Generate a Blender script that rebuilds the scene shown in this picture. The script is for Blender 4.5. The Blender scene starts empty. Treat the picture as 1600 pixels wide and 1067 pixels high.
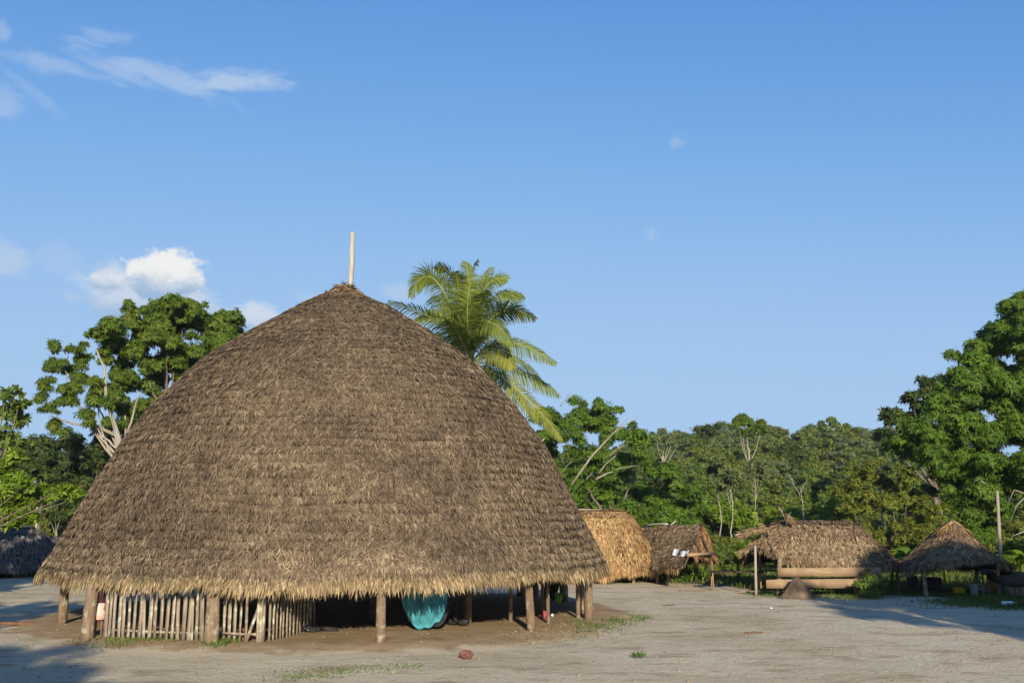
import bpy, math
import numpy as np
from math import radians, pi, sin, cos
C = bpy.context.scene.collection
S = bpy.context.scene
rng = np.random.default_rng(7)

# ------------------------------------------------------------------ camera, sky, sun, exposure
H = 3.5; F = 1556.0; PITCH = math.atan(267/F)
cam = bpy.data.cameras.new('camera'); co = bpy.data.objects.new('camera', cam); C.objects.link(co)
cam.sensor_width = 36; cam.lens = 36*F/1600; cam.clip_end = 6000; cam.clip_start = .1
co.location = (0, 0, H); co.rotation_euler = (pi/2+PITCH, 0, 0); S.camera = co
S.view_settings.view_transform = 'Standard'; S.view_settings.look = 'None'
S.view_settings.gamma = 1; S.view_settings.use_curve_mapping = False
S.view_settings.exposure = 0.5
SUN_EL = radians(18.5); SUN_AZ = math.atan2(.13, -1)       # azimuth from +Y towards +X
sdir = np.array([sin(SUN_AZ)*cos(SUN_EL), cos(SUN_AZ)*cos(SUN_EL), sin(SUN_EL)])
sun = bpy.data.lights.new('sun', 'SUN'); sun.energy = 5.0; sun.angle = radians(.5); sun.color = (1, .86, .66)
so = bpy.data.objects.new('sun', sun); C.objects.link(so)
import mathutils
so.rotation_euler = mathutils.Vector(-sdir).to_track_quat('-Z', 'Y').to_euler()

def proj_ray(x, y):
    u = -(y-533.5)/F
    return np.array([(x-800)/F, cos(PITCH)-u*sin(PITCH), sin(PITCH)+u*cos(PITCH)])
def at(x, y, Y):                                            # survey: point seen at photo pixel (x, y) at distance Y
    r = proj_ray(x, y); return r*(Y/r[1])+np.array([0, 0, H])
def gnd(x, y, z=0.):
    r = proj_ray(x, y); return r*((z-H)/r[2])+np.array([0, 0, H])

w = bpy.data.worlds.new('World'); S.world = w; w.use_nodes = True
nt = w.node_tree; nt.nodes.clear()
class NB:
    def __init__(s, nt): s.nt = nt
    def n(s, t, ins=None, **kw):
        nd = s.nt.nodes.new(t)
        for k, v in kw.items(): setattr(nd, k, v)
        for k, v in (ins or {}).items():
            if isinstance(v, bpy.types.NodeSocket): s.nt.links.new(v, nd.inputs[k])
            else: nd.inputs[k].default_value = v
        return nd
    def math(s, op, a, b=0., c=0., clamp=False):
        nd = s.n('ShaderNodeMath', {0: a, 1: b, 2: c}, operation=op, use_clamp=clamp); return nd.outputs[0]
    def mix(s, f, a, b, mode='MIX'):
        nd = s.n('ShaderNodeMix', {0: f, 6: a, 7: b}, data_type='RGBA', blend_type=mode); return nd.outputs[2]
    def ramp(s, f, stops, interp='LINEAR'):
        nd = s.n('ShaderNodeValToRGB', {0: f}); cr = nd.color_ramp; cr.interpolation = interp
        while len(cr.elements) < len(stops): cr.elements.new(.5)
        for e, (p, c) in zip(cr.elements, stops):
            e.position = p; e.color = tuple(c)+(1,) if len(c) == 3 else c
        return nd.outputs[0]
    def noise(s, scale, detail=4, vec=None, rough=.5, dist=0.):
        ins = {'Scale': scale, 'Detail': detail, 'Roughness': rough, 'Distortion': dist}
        if vec is not None: ins['Vector'] = vec
        return s.n('ShaderNodeTexNoise', ins).outputs[0]
    def sstep(s, x, lo, hi):
        return s.n('ShaderNodeMapRange', {0: x, 1: lo, 2: hi, 3: 0., 4: 1.}, interpolation_type='SMOOTHSTEP').outputs[0]
b = NB(nt)
sky = b.n('ShaderNodeTexSky', sky_type='NISHITA', sun_disc=False, sun_elevation=SUN_EL, sun_rotation=SUN_AZ,
          altitude=100, air_density=1.0, dust_density=.35, ozone_density=3.5)
dirn = b.n('ShaderNodeTexCoord').outputs['Generated']
def dot(v, c): return b.n('ShaderNodeVectorMath', {0: v, 1: tuple(c)}, operation='DOT_PRODUCT').outputs['Value']
sep = b.n('ShaderNodeSeparateColor', {0: sky.outputs[0]})   # film-like shoulder on the bright low sky
def shoulder(x, a, c, p, g=1., k=1.):
    x = b.math('MULTIPLY', b.math('POWER', b.math('MULTIPLY', x, SKK/c), g), k*c/SKK)
    return b.math('DIVIDE', b.math('MULTIPLY', x, a), b.math('POWER', b.math('ADD', 1., b.math('POWER', b.math('MULTIPLY', x, SKK/c), p)), 1/p))
SKK = .1485
col = b.n('ShaderNodeCombineColor', {0: shoulder(sep.outputs[0], 1.38, .279, 3., 1.45, .80), 1: shoulder(sep.outputs[1], 1.3, .46, 3., 1.12, .93), 2: shoulder(sep.outputs[2], 1.5, .573, 4.)}).outputs[0]
def cloud(px, py, hw, hh, scale, dens, top, low, thr=.45, stretch=1., soft=.3, tilt=0.):
    """a cloud as a patch of fractal noise round one direction of the sky"""
    global col
    c = proj_ray(px, py); c /= np.linalg.norm(c)
    rt = np.array([c[1], -c[0], 0]); rt /= np.linalg.norm(rt); up = np.cross(rt, c)
    rt2 = rt*cos(tilt)+up*sin(tilt); up2 = -rt*sin(tilt)+up*cos(tilt)
    a = b.math('MULTIPLY', dot(dirn, rt2), F/hw); e = b.math('MULTIPLY', dot(dirn, up2), F/hh)
    d = b.math('SQRT', b.math('ADD', b.math('MULTIPLY', a, a), b.math('MULTIPLY', e, e)))
    front = b.math('GREATER_THAN', dot(dirn, c), .5)
    vec = b.n('ShaderNodeCombineXYZ', {0: b.math('MULTIPLY', dot(dirn, rt2), 1/stretch), 1: dot(dirn, up2), 2: px*.013}).outputs[0]
    nz = b.noise(scale, 7, vec, .62, .3)
    v = b.math('ADD', b.math('SUBTRACT', nz, b.math('MULTIPLY', d, .42)), .42-thr)
    m = b.math('MULTIPLY', b.math('MULTIPLY', b.sstep(v, 0., soft), dens), front)
    sh = b.sstep(b.math('ADD', e, b.math('MULTIPLY', b.math('SUBTRACT', nz, .5), 1.6)), -.7, .35)
    col = b.mix(m, col, b.mix(sh, low+(1,), top+(1,)))
WH = (5.5, 5.6, 5.8); GR = (2.2, 3.2, 4.6); TH = (3.2, 4.1, 5.4)
cloud(225, 470, 105, 46, 34, .85, (4.2, 4.7, 5.4), GR, .42, 1.4, .3)
cloud(262, 432, 50, 34, 44, .97, (6.0, 6.0, 5.9), GR, .36, 1.2, .2)
cloud(165, 438, 26, 16, 60, .7, (5.2, 5.4, 5.6), GR, .42, 1.2, .25)
cloud(400, 502, 50, 28, 44, .75, (4.6, 5.0, 5.5), GR, .42, 1.3, .3)
cloud(625, 455, 30, 18, 60, .6, TH, TH, .43, 1.3, .35)
cloud(490, 466, 30, 15, 60, .45, TH, TH, .43, 1.3, .35)
cloud(95, 405, 36, 24, 40, .3, TH, TH, .42, 1.3)
cloud(5, 405, 30, 30, 40, .75, TH, TH, .4, 1.2)
cloud(100, 108, 105, 15, 60, .42, TH, TH, .47, 2.6, .4, -.1)
cloud(245, 118, 125, 24, 60, .6, TH, TH, .46, 2.6, .4, -.17)
cloud(370, 127, 85, 19, 64, .8, TH, TH, .45, 2.4, .4, .14)
cloud(165, 55, 48, 13, 60, .35, TH, TH, .47, 2, .4)
cloud(5, 160, 26, 34, 40, .45, TH, TH, .44, 1.2, .35)
cloud(60, 150, 55, 11, 60, .22, TH, TH, .44, 2, .35, -.6)
cloud(1058, 220, 15, 11, 110, .32, TH, TH, .44, 1, .4, .6)
cloud(1017, 368, 9, 14, 110, .28, TH, TH, .42, 1, .35)
cloud(0, 45, 20, 16, 50, .4, TH, TH, .44, 1, .35)
b.n('ShaderNodeOutputWorld', {0: b.n('ShaderNodeBackground', {0: col, 1: .105}).outputs[0]})

# ------------------------------------------------------------------ numpy helpers
def hash2(i, j, s):
    v = np.sin(i*127.1+j*311.7+s*74.7)*43758.5453; return v-np.floor(v)
def vnoise(x, y, s=0):
    x = np.asarray(x, float); y = np.asarray(y, float)
    xi = np.floor(x); yi = np.floor(y); fx = x-xi; fy = y-yi; fx = fx*fx*(3-2*fx); fy = fy*fy*(3-2*fy)
    a = hash2(xi, yi, s); b_ = hash2(xi+1, yi, s); c = hash2(xi, yi+1, s); d = hash2(xi+1, yi+1, s)
    return (a*(1-fx)+b_*fx)*(1-fy)+(c*(1-fx)+d*fx)*fy
def fbm(x, y, o=4, s=0):
    t = 0; a = .5
    for k in range(o): t = t+a*vnoise(x, y, s+k); x = x*2.03; y = y*2.03; a *= .5
    return t
def unit(v): return v/np.maximum(np.linalg.norm(v, axis=-1, keepdims=True), 1e-9)
def sst(x, a, b_): t = np.clip((x-a)/(b_-a), 0, 1); return t*t*(3-2*t)

def mesh(name, V, faces, m, parent=None, attrs=None, smooth=False):
    """faces: list of index arrays (n,3) / (n,4)"""
    me = bpy.data.meshes.new(name); V = np.asarray(V, np.float32)
    faces = [np.asarray(f, np.int32) for f in faces if len(f)]
    me.vertices.add(len(V)); me.vertices.foreach_set('co', V.ravel())
    nl = sum(f.size for f in faces); nf = sum(len(f) for f in faces)
    me.loops.add(nl); me.loops.foreach_set('vertex_index', np.concatenate([f.ravel() for f in faces]))
    st = []; o = 0
    for f in faces: st.append(o+np.arange(len(f))*f.shape[1]); o += f.size
    me.polygons.add(nf); me.polygons.foreach_set('loop_start', np.concatenate(st).astype(np.int32))
    if smooth: me.polygons.foreach_set('use_smooth', np.ones(nf, bool))
    for k, a in (attrs or {}).items():
        at_ = me.attributes.new(k, 'FLOAT', 'POINT'); at_.data.foreach_set('value', np.asarray(a, np.float32))
    me.update(calc_edges=True)
    if m is not None: me.materials.append(m)
    o = bpy.data.objects.new(name, me); C.objects.link(o)
    if parent is not None: o.parent = parent
    return o

class MB:
    """collects boxes, tubes, kites -> one mesh; attribute rnd is one random value per piece"""
    def __init__(s): s.V = []; s.Q = []; s.T = []; s.R = []; s.n = 0
    def add(s, V, Q=None, T=None, r=None):
        V = np.asarray(V, float); s.V.append(V)
        if Q is not None and len(Q): s.Q.append(np.asarray(Q)+s.n)
        if T is not None and len(T): s.T.append(np.asarray(T)+s.n)
        s.R.append(np.full(len(V), rng.random()) if r is None else np.broadcast_to(r, (len(V),)).astype(float)); s.n += len(V)
    def box(s, c, size, rz=0, ax=None, jit=0.):
        sx, sy, sz = np.array(size)/2
        P = np.array([[x, y, z] for x in (-sx, sx) for y in (-sy, sy) for z in (-sz, sz)])
        if jit: P = P+rng.normal(size=P.shape)*jit
        if ax is not None: P = P@np.array(ax)
        R = np.array([[cos(rz), sin(rz), 0], [-sin(rz), cos(rz), 0], [0, 0, 1]])
        s.add(P@R+np.array(c), [[0, 1, 3, 2], [4, 6, 7, 5], [0, 4, 5, 1], [2, 3, 7, 6], [0, 2, 6, 4], [1, 5, 7, 3]])
    def tube(s, pts, rad, k=7, cap=True, wob=0.):
        pts = np.asarray(pts, float); n = len(pts); rad = np.broadcast_to(np.asarray(rad, float), (n,))
        t = unit(np.gradient(pts, axis=0)); ref = np.array([0, 0, 1.]) if abs(t[0][2]) < .9 else np.array([1., 0, 0])
        a = unit(np.cross(t, ref)); c = np.cross(t, a); ang = np.arange(k)*2*pi/k
        rr = rad[:, None]*(1+wob*rng.normal(size=(n, k)))
        V = pts[:, None]+rr[..., None]*(a[:, None]*np.cos(ang)[None, :, None]+c[:, None]*np.sin(ang)[None, :, None])
        V = V.reshape(-1, 3); i = np.arange(n-1)[:, None]*k; j = np.arange(k)[None]; j2 = (j+1) % k
        Q = np.stack([i+j, i+j2, i+k+j2, i+k+j], -1).reshape(-1, 4); T = []
        if cap:
            V = np.vstack([V, pts[0], pts[-1]]); m0 = n*k
            T = [[m0, (q+1) % k, q] for q in range(k)]+[[m0+1, (n-1)*k+q, (n-1)*k+(q+1) % k] for q in range(k)]
        s.add(V, Q, T)
    def kites(s, P, D, N, L, W, fold=.15, bend=.0, rnd=None):
        """leaf: root, two mids, tip. P root, D direction, N normal"""
        n = len(P); L = np.broadcast_to(L, (n,))[:, None]; W = np.broadcast_to(W, (n,))[:, None]
        D = unit(D); Sd = unit(np.cross(D, N)); Nn = np.cross(Sd, D)
        mid = P+D*L*.45; tip = P+D*L-Nn*L*bend
        V = np.stack([P, mid+Sd*W/2-Nn*W*fold, tip, mid-Sd*W/2-Nn*W*fold], 1).reshape(-1, 3)
        i = np.arange(n)*4
        T = np.concatenate([np.stack([i, i+1, i+2], 1), np.stack([i, i+2, i+3], 1)])
        r = rng.random(n) if rnd is None else rnd
        s.add(V, None, T, np.repeat(r, 4))
    def build(s, name, m, parent=None, smooth=False):
        fs = []
        if s.Q: fs.append(np.concatenate(s.Q))
        if s.T: fs.append(np.concatenate(s.T))
        return mesh(name, np.concatenate(s.V), fs, m, parent, {'rnd': np.concatenate(s.R)}, smooth)

def tag(o, label=None, cat=None, group=None, kind=None):
    if label: o['label'] = label
    if cat: o['category'] = cat
    if group: o['group'] = group
    if kind: o['kind'] = kind
    return o
def empty(name, loc, label=None, cat=None, group=None, rz=0.):
    o = bpy.data.objects.new(name, None); C.objects.link(o); o.location = tuple(loc); o.rotation_euler = (0, 0, rz)
    o.empty_display_size = .3; return tag(o, label, cat, group)
def put(parts, root):
    """keep parts at their world place under a root that stands at its own base"""
    for p in parts:
        me = p.data; l = np.array(root.location)
        v = np.empty(len(me.vertices)*3, np.float32); me.vertices.foreach_get('co', v)
        me.vertices.foreach_set('co', (v.reshape(-1, 3)-l.astype(np.float32)).ravel()); me.update()
def rebase(root):
    ch = [c for c in bpy.data.objects if c.parent == root]
    gc = [g for c in ch for g in bpy.data.objects if g.parent == c]
    put([o for o in ch+gc if o.type == 'MESH'], root)
def copy_tree(o, parent=None):
    c = o.copy(); C.objects.link(c); c.parent = parent
    for ch in [x for x in bpy.data.objects if x.parent == o and x != c]: copy_tree(ch, c)
    return c

# ------------------------------------------------------------------ materials
def material(name, build, rough=.9, spec=.2):
    m = bpy.data.materials.new(name); m.use_nodes = True; t = m.node_tree; t.nodes.clear(); q = NB(t)
    res = build(q); colr = res[0]; bump = res[1] if len(res) > 1 else None; tr = res[2] if len(res) > 2 else 0
    ins = {'Base Color': colr, 'Roughness': rough, 'Specular IOR Level': spec}
    if bump is not None:
        ins['Normal'] = q.n('ShaderNodeBump', {'Height': bump[0], 'Strength': bump[1], 'Distance': bump[2]}).outputs[0]
    sh = q.n('ShaderNodeBsdfPrincipled', ins).outputs[0]
    if tr:
        tl = q.n('ShaderNodeBsdfTranslucent', {'Color': q.mix(.5, colr, (.16, .22, .02, 1))}).outputs[0]
        sh = q.n('ShaderNodeMixShader', {0: tr, 1: sh, 2: tl}).outputs[0]
    q.n('ShaderNodeOutputMaterial', {0: sh}); return m
def rnd(q): return q.n('ShaderNodeAttribute', attribute_name='rnd').outputs['Fac']
def objc(q): return q.n('ShaderNodeTexCoord').outputs['Object']
def geo(q): return q.n('ShaderNodeNewGeometry').outputs['Position']
def leafmat(name, c0, c1, c2, tr=.25, dry=(.12, .09, .02), rough=.5):
    def f(q):
        v = q.math('ADD', q.math('MULTIPLY', rnd(q), .6), q.math('MULTIPLY', q.noise(.9, 3, geo(q)), .5))
        c = q.ramp(v, [(.1, c0), (.45, c1), (.8, c2), (.97, dry)]); return c, None, tr
    return material(name, f, max(rough, .55), .22)
def thatchmat(name, stops, patch=(.5, .62, .7), rough=.95, sc=.35):
    def f(q):
        p = geo(q); n1 = q.noise(sc, 4, p, .6); n2 = q.noise(4, 3, p)
        v = q.math('ADD', q.math('MULTIPLY', rnd(q), .78), q.math('MULTIPLY', q.math('SUBTRACT', n2, .12), .42))
        c = q.ramp(v, stops); c = q.mix(q.sstep(n1, .42, .66), c, q.mix(1., c, patch+(1,), 'MULTIPLY')); return c,
    return material(name, f, rough, .12)
M = {}
M['thatch'] = thatchmat('grey_thatch', [(.05, (.044, .033, .026)), (.35, (.104, .079, .056)), (.6, (.160, .124, .086)), (.8, (.245, .193, .132)), (.97, (.41, .33, .22))], (.72, .71, .75))
M['straw'] = thatchmat('eave_straw', [(.05, (.06, .042, .022)), (.35, (.17, .125, .07)), (.65, (.30, .225, .125)), (.97, (.58, .46, .27))], (.72, .72, .7), sc=1.2)
M['blond'] = thatchmat('blond_grey_thatch', [(.05, (.07, .05, .035)), (.4, (.16, .125, .08)), (.75, (.29, .23, .145)), (.97, (.42, .34, .22))], (.72, .72, .74), sc=1.1)
M['gold'] = thatchmat('golden_straw', [(.05, (.12, .07, .03)), (.4, (.29, .182, .08)), (.75, (.44, .29, .135)), (.97, (.56, .42, .23))], (.75, .7, .7), sc=1.)
M['brown'] = thatchmat('brown_thatch', [(.05, (.08, .052, .03)), (.4, (.19, .135, .08)), (.75, (.31, .225, .138)), (.97, (.46, .36, .22))], (.72, .70, .68), sc=.9)
M['dark_thatch'] = thatchmat('dark_thatch', [(.05, (.08, .075, .07)), (.5, (.16, .15, .14)), (.97, (.28, .26, .24))])
M['cap'] = thatchmat('roof_cap_leaves', [(.05, (.06, .04, .022)), (.4, (.15, .10, .06)), (.75, (.28, .19, .11)), (.97, (.5, .38, .22))])
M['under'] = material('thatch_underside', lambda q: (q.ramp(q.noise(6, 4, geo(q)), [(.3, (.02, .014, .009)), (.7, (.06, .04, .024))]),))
def wood(name, a, c, sc=1., lichen=None):
    def f(q):
        p = objc(q); mp = q.n('ShaderNodeMapping', {0: geo(q), 3: (14*sc, 14*sc, 1.6*sc)}).outputs[0]
        n1 = q.noise(1., 5, mp, .6); cc = q.ramp(n1, [(.3, a), (.7, c)])
        cc = q.mix(q.math('MULTIPLY', rnd(q), .5), cc, q.mix(1., cc, (.55, .5, .45, 1), 'MULTIPLY'))
        if lichen: cc = q.mix(q.sstep(q.noise(5, 4, geo(q)), .52, .66), cc, lichen+(1,))
        return cc, (n1, .5, .01)
    return material(name, f, .88, .2)
M['post'] = wood('weathered_post_wood', (.13, .09, .06), (.27, .20, .14), 1., (.30, .27, .19))
M['slat'] = wood('weathered_slat_wood', (.20, .16, .12), (.44, .38, .30), 1.2, (.46, .46, .36))
M['plank'] = wood('sawn_plank_wood', (.26, .16, .08), (.42, .28, .15))
M['plank'] = material('sawn_plank_wood', lambda q: (q.mix(q.sstep(q.noise(1.6, 4, geo(q)), .4, .65), q.ramp(q.noise(1., 5, q.n('ShaderNodeMapping', {0: geo(q), 3: (1.2, 12, 70)}).outputs[0], .6), [(.3, (.20, .135, .075)), (.7, (.42, .30, .175))]), (.24, .165, .10, 1)),))
M['palepost'] = wood('grey_pole_wood', (.24, .21, .17), (.38, .35, .29), .8)
M['darkwood'] = wood('dark_wood', (.04, .03, .022), (.10, .075, .055))
M['pale'] = wood('pale_pole_wood', (.36, .34, .28), (.58, .56, .48), .8)
M['bark'] = wood('grey_bark', (.09, .075, .055), (.22, .19, .15), .5)
M['whitebark'] = wood('white_bark', (.22, .20, .16), (.42, .39, .33), .5)
M['redwood'] = wood('reddish_wood', (.14, .07, .04), (.26, .14, .08))
M['mango'] = leafmat('mango_leaves', (.020, .046, .006), (.058, .118, .011), (.12, .215, .02), dry=(.20, .16, .03))
M['mangoL'] = leafmat('mango_leaves_olive', (.025, .048, .008), (.066, .115, .012), (.135, .20, .022), dry=(.24, .13, .03))
M['dark'] = leafmat('dark_leaves', (.016, .028, .008), (.034, .055, .012), (.06, .09, .018), .15)
M['bright'] = leafmat('bright_leaves', (.045, .085, .008), (.11, .19, .014), (.20, .30, .022), .3)
M['olive'] = leafmat('olive_leaves', (.045, .062, .010), (.10, .13, .016), (.18, .20, .025), .25, (.26, .17, .05))
M['oliveg'] = leafmat('olive_green_leaves', (.044, .064, .012), (.092, .128, .02), (.17, .20, .032), .2, (.2, .16, .05))
M['mid'] = leafmat('forest_leaves', (.034, .058, .012), (.075, .12, .020), (.14, .20, .034), .2, (.12, .12, .05))
M['greyg'] = leafmat('grey_green_leaves', (.045, .07, .026), (.085, .12, .042), (.155, .19, .075), .2)
M['palm'] = leafmat('palm_leaflets', (.055, .085, .014), (.125, .175, .026), (.24, .28, .05), .35, (.28, .26, .06), .4)
M['palmyellow'] = leafmat('yellowing_palm_leaflets', (.08, .11, .018), (.17, .20, .035), (.30, .30, .055), .35, (.40, .35, .1), .4)
M['rachis'] = material('palm_rachis', lambda q: ((.30, .32, .10, 1),), .5)
M['grass'] = leafmat('grass_blades', (.03, .07, .012), (.07, .13, .02), (.13, .19, .03), .2, (.24, .19, .08))
M['drygrass'] = leafmat('dry_grass_blades', (.10, .08, .04), (.20, .16, .08), (.30, .24, .12), .1, (.34, .28, .16))
def flat(name, c, rough=.7, spec=.3, n=.15):
    return material(name, lambda q: (q.mix(q.noise(9, 4, geo(q)), tuple(np.array(c)*(1-n))+(1,), tuple(np.array(c)*(1+n))+(1,)),), rough, spec)

# ------------------------------------------------------------------ ground
SX = [-400, -60, -27, -22, -17, -8, 2, 7.6, 9.8, 11.3, 13.2, 15.0, 17.4, 18.6, 19.2, 20.3, 60, 400]
SY = [55, 55, 55, 53, 54, 58, 56, 51.8, 50, 44.4, 42.9, 42.6, 42.6, 37.2, 36, 36, 36, 36]
def veg(x, y):                                              # 0 on the swept sand, 1 in the vegetation
    e = (fbm(x*.5, y*.5, 4, 3)-.47)*5
    return sst(y+e-np.interp(x, SX, SY), -.5, 1.6)
def hill(x, y):
    x = np.asarray(x, float); y = np.asarray(y, float)
    h = 13*sst(y, 95, 330)+2.0*(fbm(x*.02, y*.02, 3, 9)-.45)*sst(y, 80, 160)
    return h-.5*sst(y, 58, 75)
def gz(x, y):
    v = veg(x, y); near = 1-sst(np.abs(np.asarray(y)), 80, 140)
    b_ = (fbm(x*.35, y*.35, 3, 1)-.45)*.10+(fbm(x*2.2, y*2.2, 3, 5)-.45)*.025
    return hill(x, y)+near*(b_*(1-v)+v*(.02+.12*fbm(x, y, 3, 2)))
ys = np.concatenate([np.arange(-40, 16, 2.), np.arange(16, 62, .16), np.arange(62, 120, 1.2), np.geomspace(120, 3000, 50)])
xs = np.concatenate([-np.geomspace(1500, 31, 26), np.arange(-30, 30, .2), np.geomspace(31, 1500, 26)])
XX, YY = np.meshgrid(xs, ys); ZZ = gz(XX, YY); nx, ny = len(xs), len(ys)
i = (np.arange(ny-1)[:, None]*nx+np.arange(nx-1)[None]).ravel()
def f_ground(q):
    p = geo(q); v = q.n('ShaderNodeAttribute', attribute_name='veg').outputs['Fac']
    n1 = q.noise(.22, 5, p, .6); n2 = q.noise(2.3, 6, p, .65); n3 = q.noise(38, 4, p, .7)
    mp = q.n('ShaderNodeMapping', {0: p, 3: (.7, 1.3, 1)}).outputs[0]; n4 = q.noise(.8, 5, mp, .6)
    c = q.ramp(n1, [(.3, (.46, .39, .25)), (.5, (.58, .505, .35)), (.7, (.63, .565, .41))])
    c = q.mix(q.sstep(n4, .50, .68), c, (.40, .31, .20, 1))
    c = q.mix(q.math('MULTIPLY', q.sstep(n2, .52, .72), .45), c, (.26, .21, .15, 1))
    c = q.mix(q.math('MULTIPLY', q.sstep(n3, .55, .75), .5), c, (.22, .18, .13, 1))
    c = q.mix(q.math('MULTIPLY', q.sstep(q.noise(70, 2, p), .66, .74), .5), c, (.6, .56, .5, 1))
    g = q.ramp(n2, [(.3, (.035, .045, .016)), (.55, (.07, .085, .026)), (.75, (.12, .10, .05))])
    return q.mix(v, c, g), (q.math('ADD', n3, q.math('MULTIPLY', q.math('ADD', n2, q.noise(7, 3, p, .6)), 2.)), .8, .045)
M['ground'] = material('swept_sand_and_undergrowth', f_ground, .95, .1)
ground = mesh('ground', np.stack([XX, YY, ZZ], -1).reshape(-1, 3), [np.stack([i, i+1, i+nx+1, i+nx], 1)], M['ground'], None, {'veg': veg(XX, YY).ravel()}, True)
tag(ground, 'pale swept sand of the village square running into undergrowth', kind='structure')

# clay floor of the big house, a low mound
CX, CY = -6.2, 36.05
def padz(x, y):
    x = np.asarray(x, float); y = np.asarray(y, float); a = np.arctan2(y-CY, x-CX); r = np.hypot(x-CX, y-CY)
    R = 10.75+.55*(fbm(a*3+9, a*0+2, 3, 4)-.45)*2
    return .14*(1-sst(r, R-1.9, R))+.03*(fbm(x*1.3, y*1.3, 3, 6)-.45)+np.minimum(gz(x, y), 0.02)-.02*sst(r, R-.2, R+.3)
ra = np.concatenate([np.linspace(.01, 8, 30), np.linspace(8.1, 11.6, 40)]); aa = np.linspace(0, 2*pi, 300, endpoint=False)
PX = CX+ra[:, None]*np.cos(aa); PY = CY+ra[:, None]*np.sin(aa); PZ = padz(PX, PY)
edge = np.array([10.75+.55*(fbm(aa*3+9, aa*0+2, 3, 4)-.45)*2]); PZ = np.maximum(PZ, gz(PX, PY)+.008)-.045*sst(ra[:, None]+0*aa, edge-.1, edge+.75)
i = (np.arange(len(ra)-1)[:, None]*300+np.arange(300)[None]); j = (np.arange(len(ra)-1)[:, None]*300+(np.arange(300)[None]+1) % 300)
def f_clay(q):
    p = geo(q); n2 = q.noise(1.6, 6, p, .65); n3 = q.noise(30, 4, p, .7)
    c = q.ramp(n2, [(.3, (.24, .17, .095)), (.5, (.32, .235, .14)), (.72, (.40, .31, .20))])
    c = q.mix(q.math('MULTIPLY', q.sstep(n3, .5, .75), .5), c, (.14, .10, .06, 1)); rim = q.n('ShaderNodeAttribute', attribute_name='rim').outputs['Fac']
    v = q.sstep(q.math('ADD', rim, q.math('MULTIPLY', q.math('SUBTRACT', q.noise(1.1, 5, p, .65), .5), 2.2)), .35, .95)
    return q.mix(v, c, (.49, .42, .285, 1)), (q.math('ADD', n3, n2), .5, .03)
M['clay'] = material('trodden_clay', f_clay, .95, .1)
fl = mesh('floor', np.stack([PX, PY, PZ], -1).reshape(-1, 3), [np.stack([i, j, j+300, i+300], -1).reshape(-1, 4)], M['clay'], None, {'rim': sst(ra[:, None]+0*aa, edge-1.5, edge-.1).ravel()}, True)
tag(fl, 'low brown clay floor mound under the big round house', kind='structure')

# ------------------------------------------------------------------ thatch
def stadium(A, B, prof, wob=.06, eave=.1, seed=0, ecut=None):
    """roof surface round the ridge A-B: S(u, s) -> xyz; prof = [(offset, z)] from ridge to eave"""
    A = np.array(A, float); B = np.array(B, float); d = B-A; L = np.linalg.norm(d); t = d/L if L > 1e-6 else np.array([1., 0])
    nn = np.array([-t[1], t[0]]); pr = np.array(prof, float); sl = np.r_[0, np.cumsum(np.hypot(*np.diff(pr, axis=0).T))]
    tot = sl[-1]; sl /= tot; rm = pr[:, 0].max()*.6; per = 2*L+2*pi*rm; wS = L/per; wA = .5-wS; th0 = math.atan2(nn[1], nn[0])
    def Sf(u, s):
        u = np.asarray(u, float) % 1; s = np.asarray(s, float)
        if ecut is not None: s = s*ecut(u)
        r = np.interp(s, sl, pr[:, 0]); z = np.interp(s, sl, pr[:, 1])
        # four stretches: right side A->B, end B, left side B->A, end A
        k1 = u < wS; k2 = (u >= wS) & (u < .5); k3 = (u >= .5) & (u < .5+wS)
        f = np.where(k1, u/max(wS, 1e-9), np.where(k2, 1, np.where(k3, 1-(u-.5)/max(wS, 1e-9), 0)))
        an = np.where(k1, th0-pi, np.where(k2, th0-pi+pi*(u-wS)/wA, np.where(k3, th0, th0+pi*(u-.5-wS)/wA)))
        n_ = fbm(np.cos(an)*r*.8+f*L*.8+seed, np.sin(an)*r*.8+z*.8, 3, seed)-.45
        r2 = r+wob*n_*2; e = eave*(fbm(np.cos(an)*9+f*L*1.3, np.sin(an)*9, 3, seed+5)-.45)*2*s**3
        return np.stack([A[0]+t[0]*L*f+np.cos(an)*r2, A[1]+t[1]*L*f+np.sin(an)*r2, z+e+wob*n_], -1)
    return Sf, per, tot
def frame_(Sf, u, s):
    e = 1e-3; P = Sf(u, s); sa = np.minimum(s, .998); T = unit(Sf(u, sa+e)-Sf(u, sa)); U = unit(Sf(u+e*.5, np.maximum(s, .01))-Sf(u-e*.5, np.maximum(s, .01)))
    N = unit(np.cross(T, U)); N = np.where((N[..., 2:] < 0), -N, N); return P, T, U, N
def blades(mb, Sf, u, s, L, W, spread, lift, base=.02, down=.0, rr=None):
    P, T, U, N = frame_(Sf, u, s); n = len(u); ph = rng.normal(size=n)*spread
    D = T*np.cos(ph)[:, None]+U*np.sin(ph)[:, None]+N*lift[:, None]-np.array([0, 0, 1.])*down
    tw = rng.normal(size=n)[:, None]*.35
    mb.kites(P+N*(base+rng.random(n)[:, None]*.03), D, unit(N+U*tw), L, W, .2, .12, rr)
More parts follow.
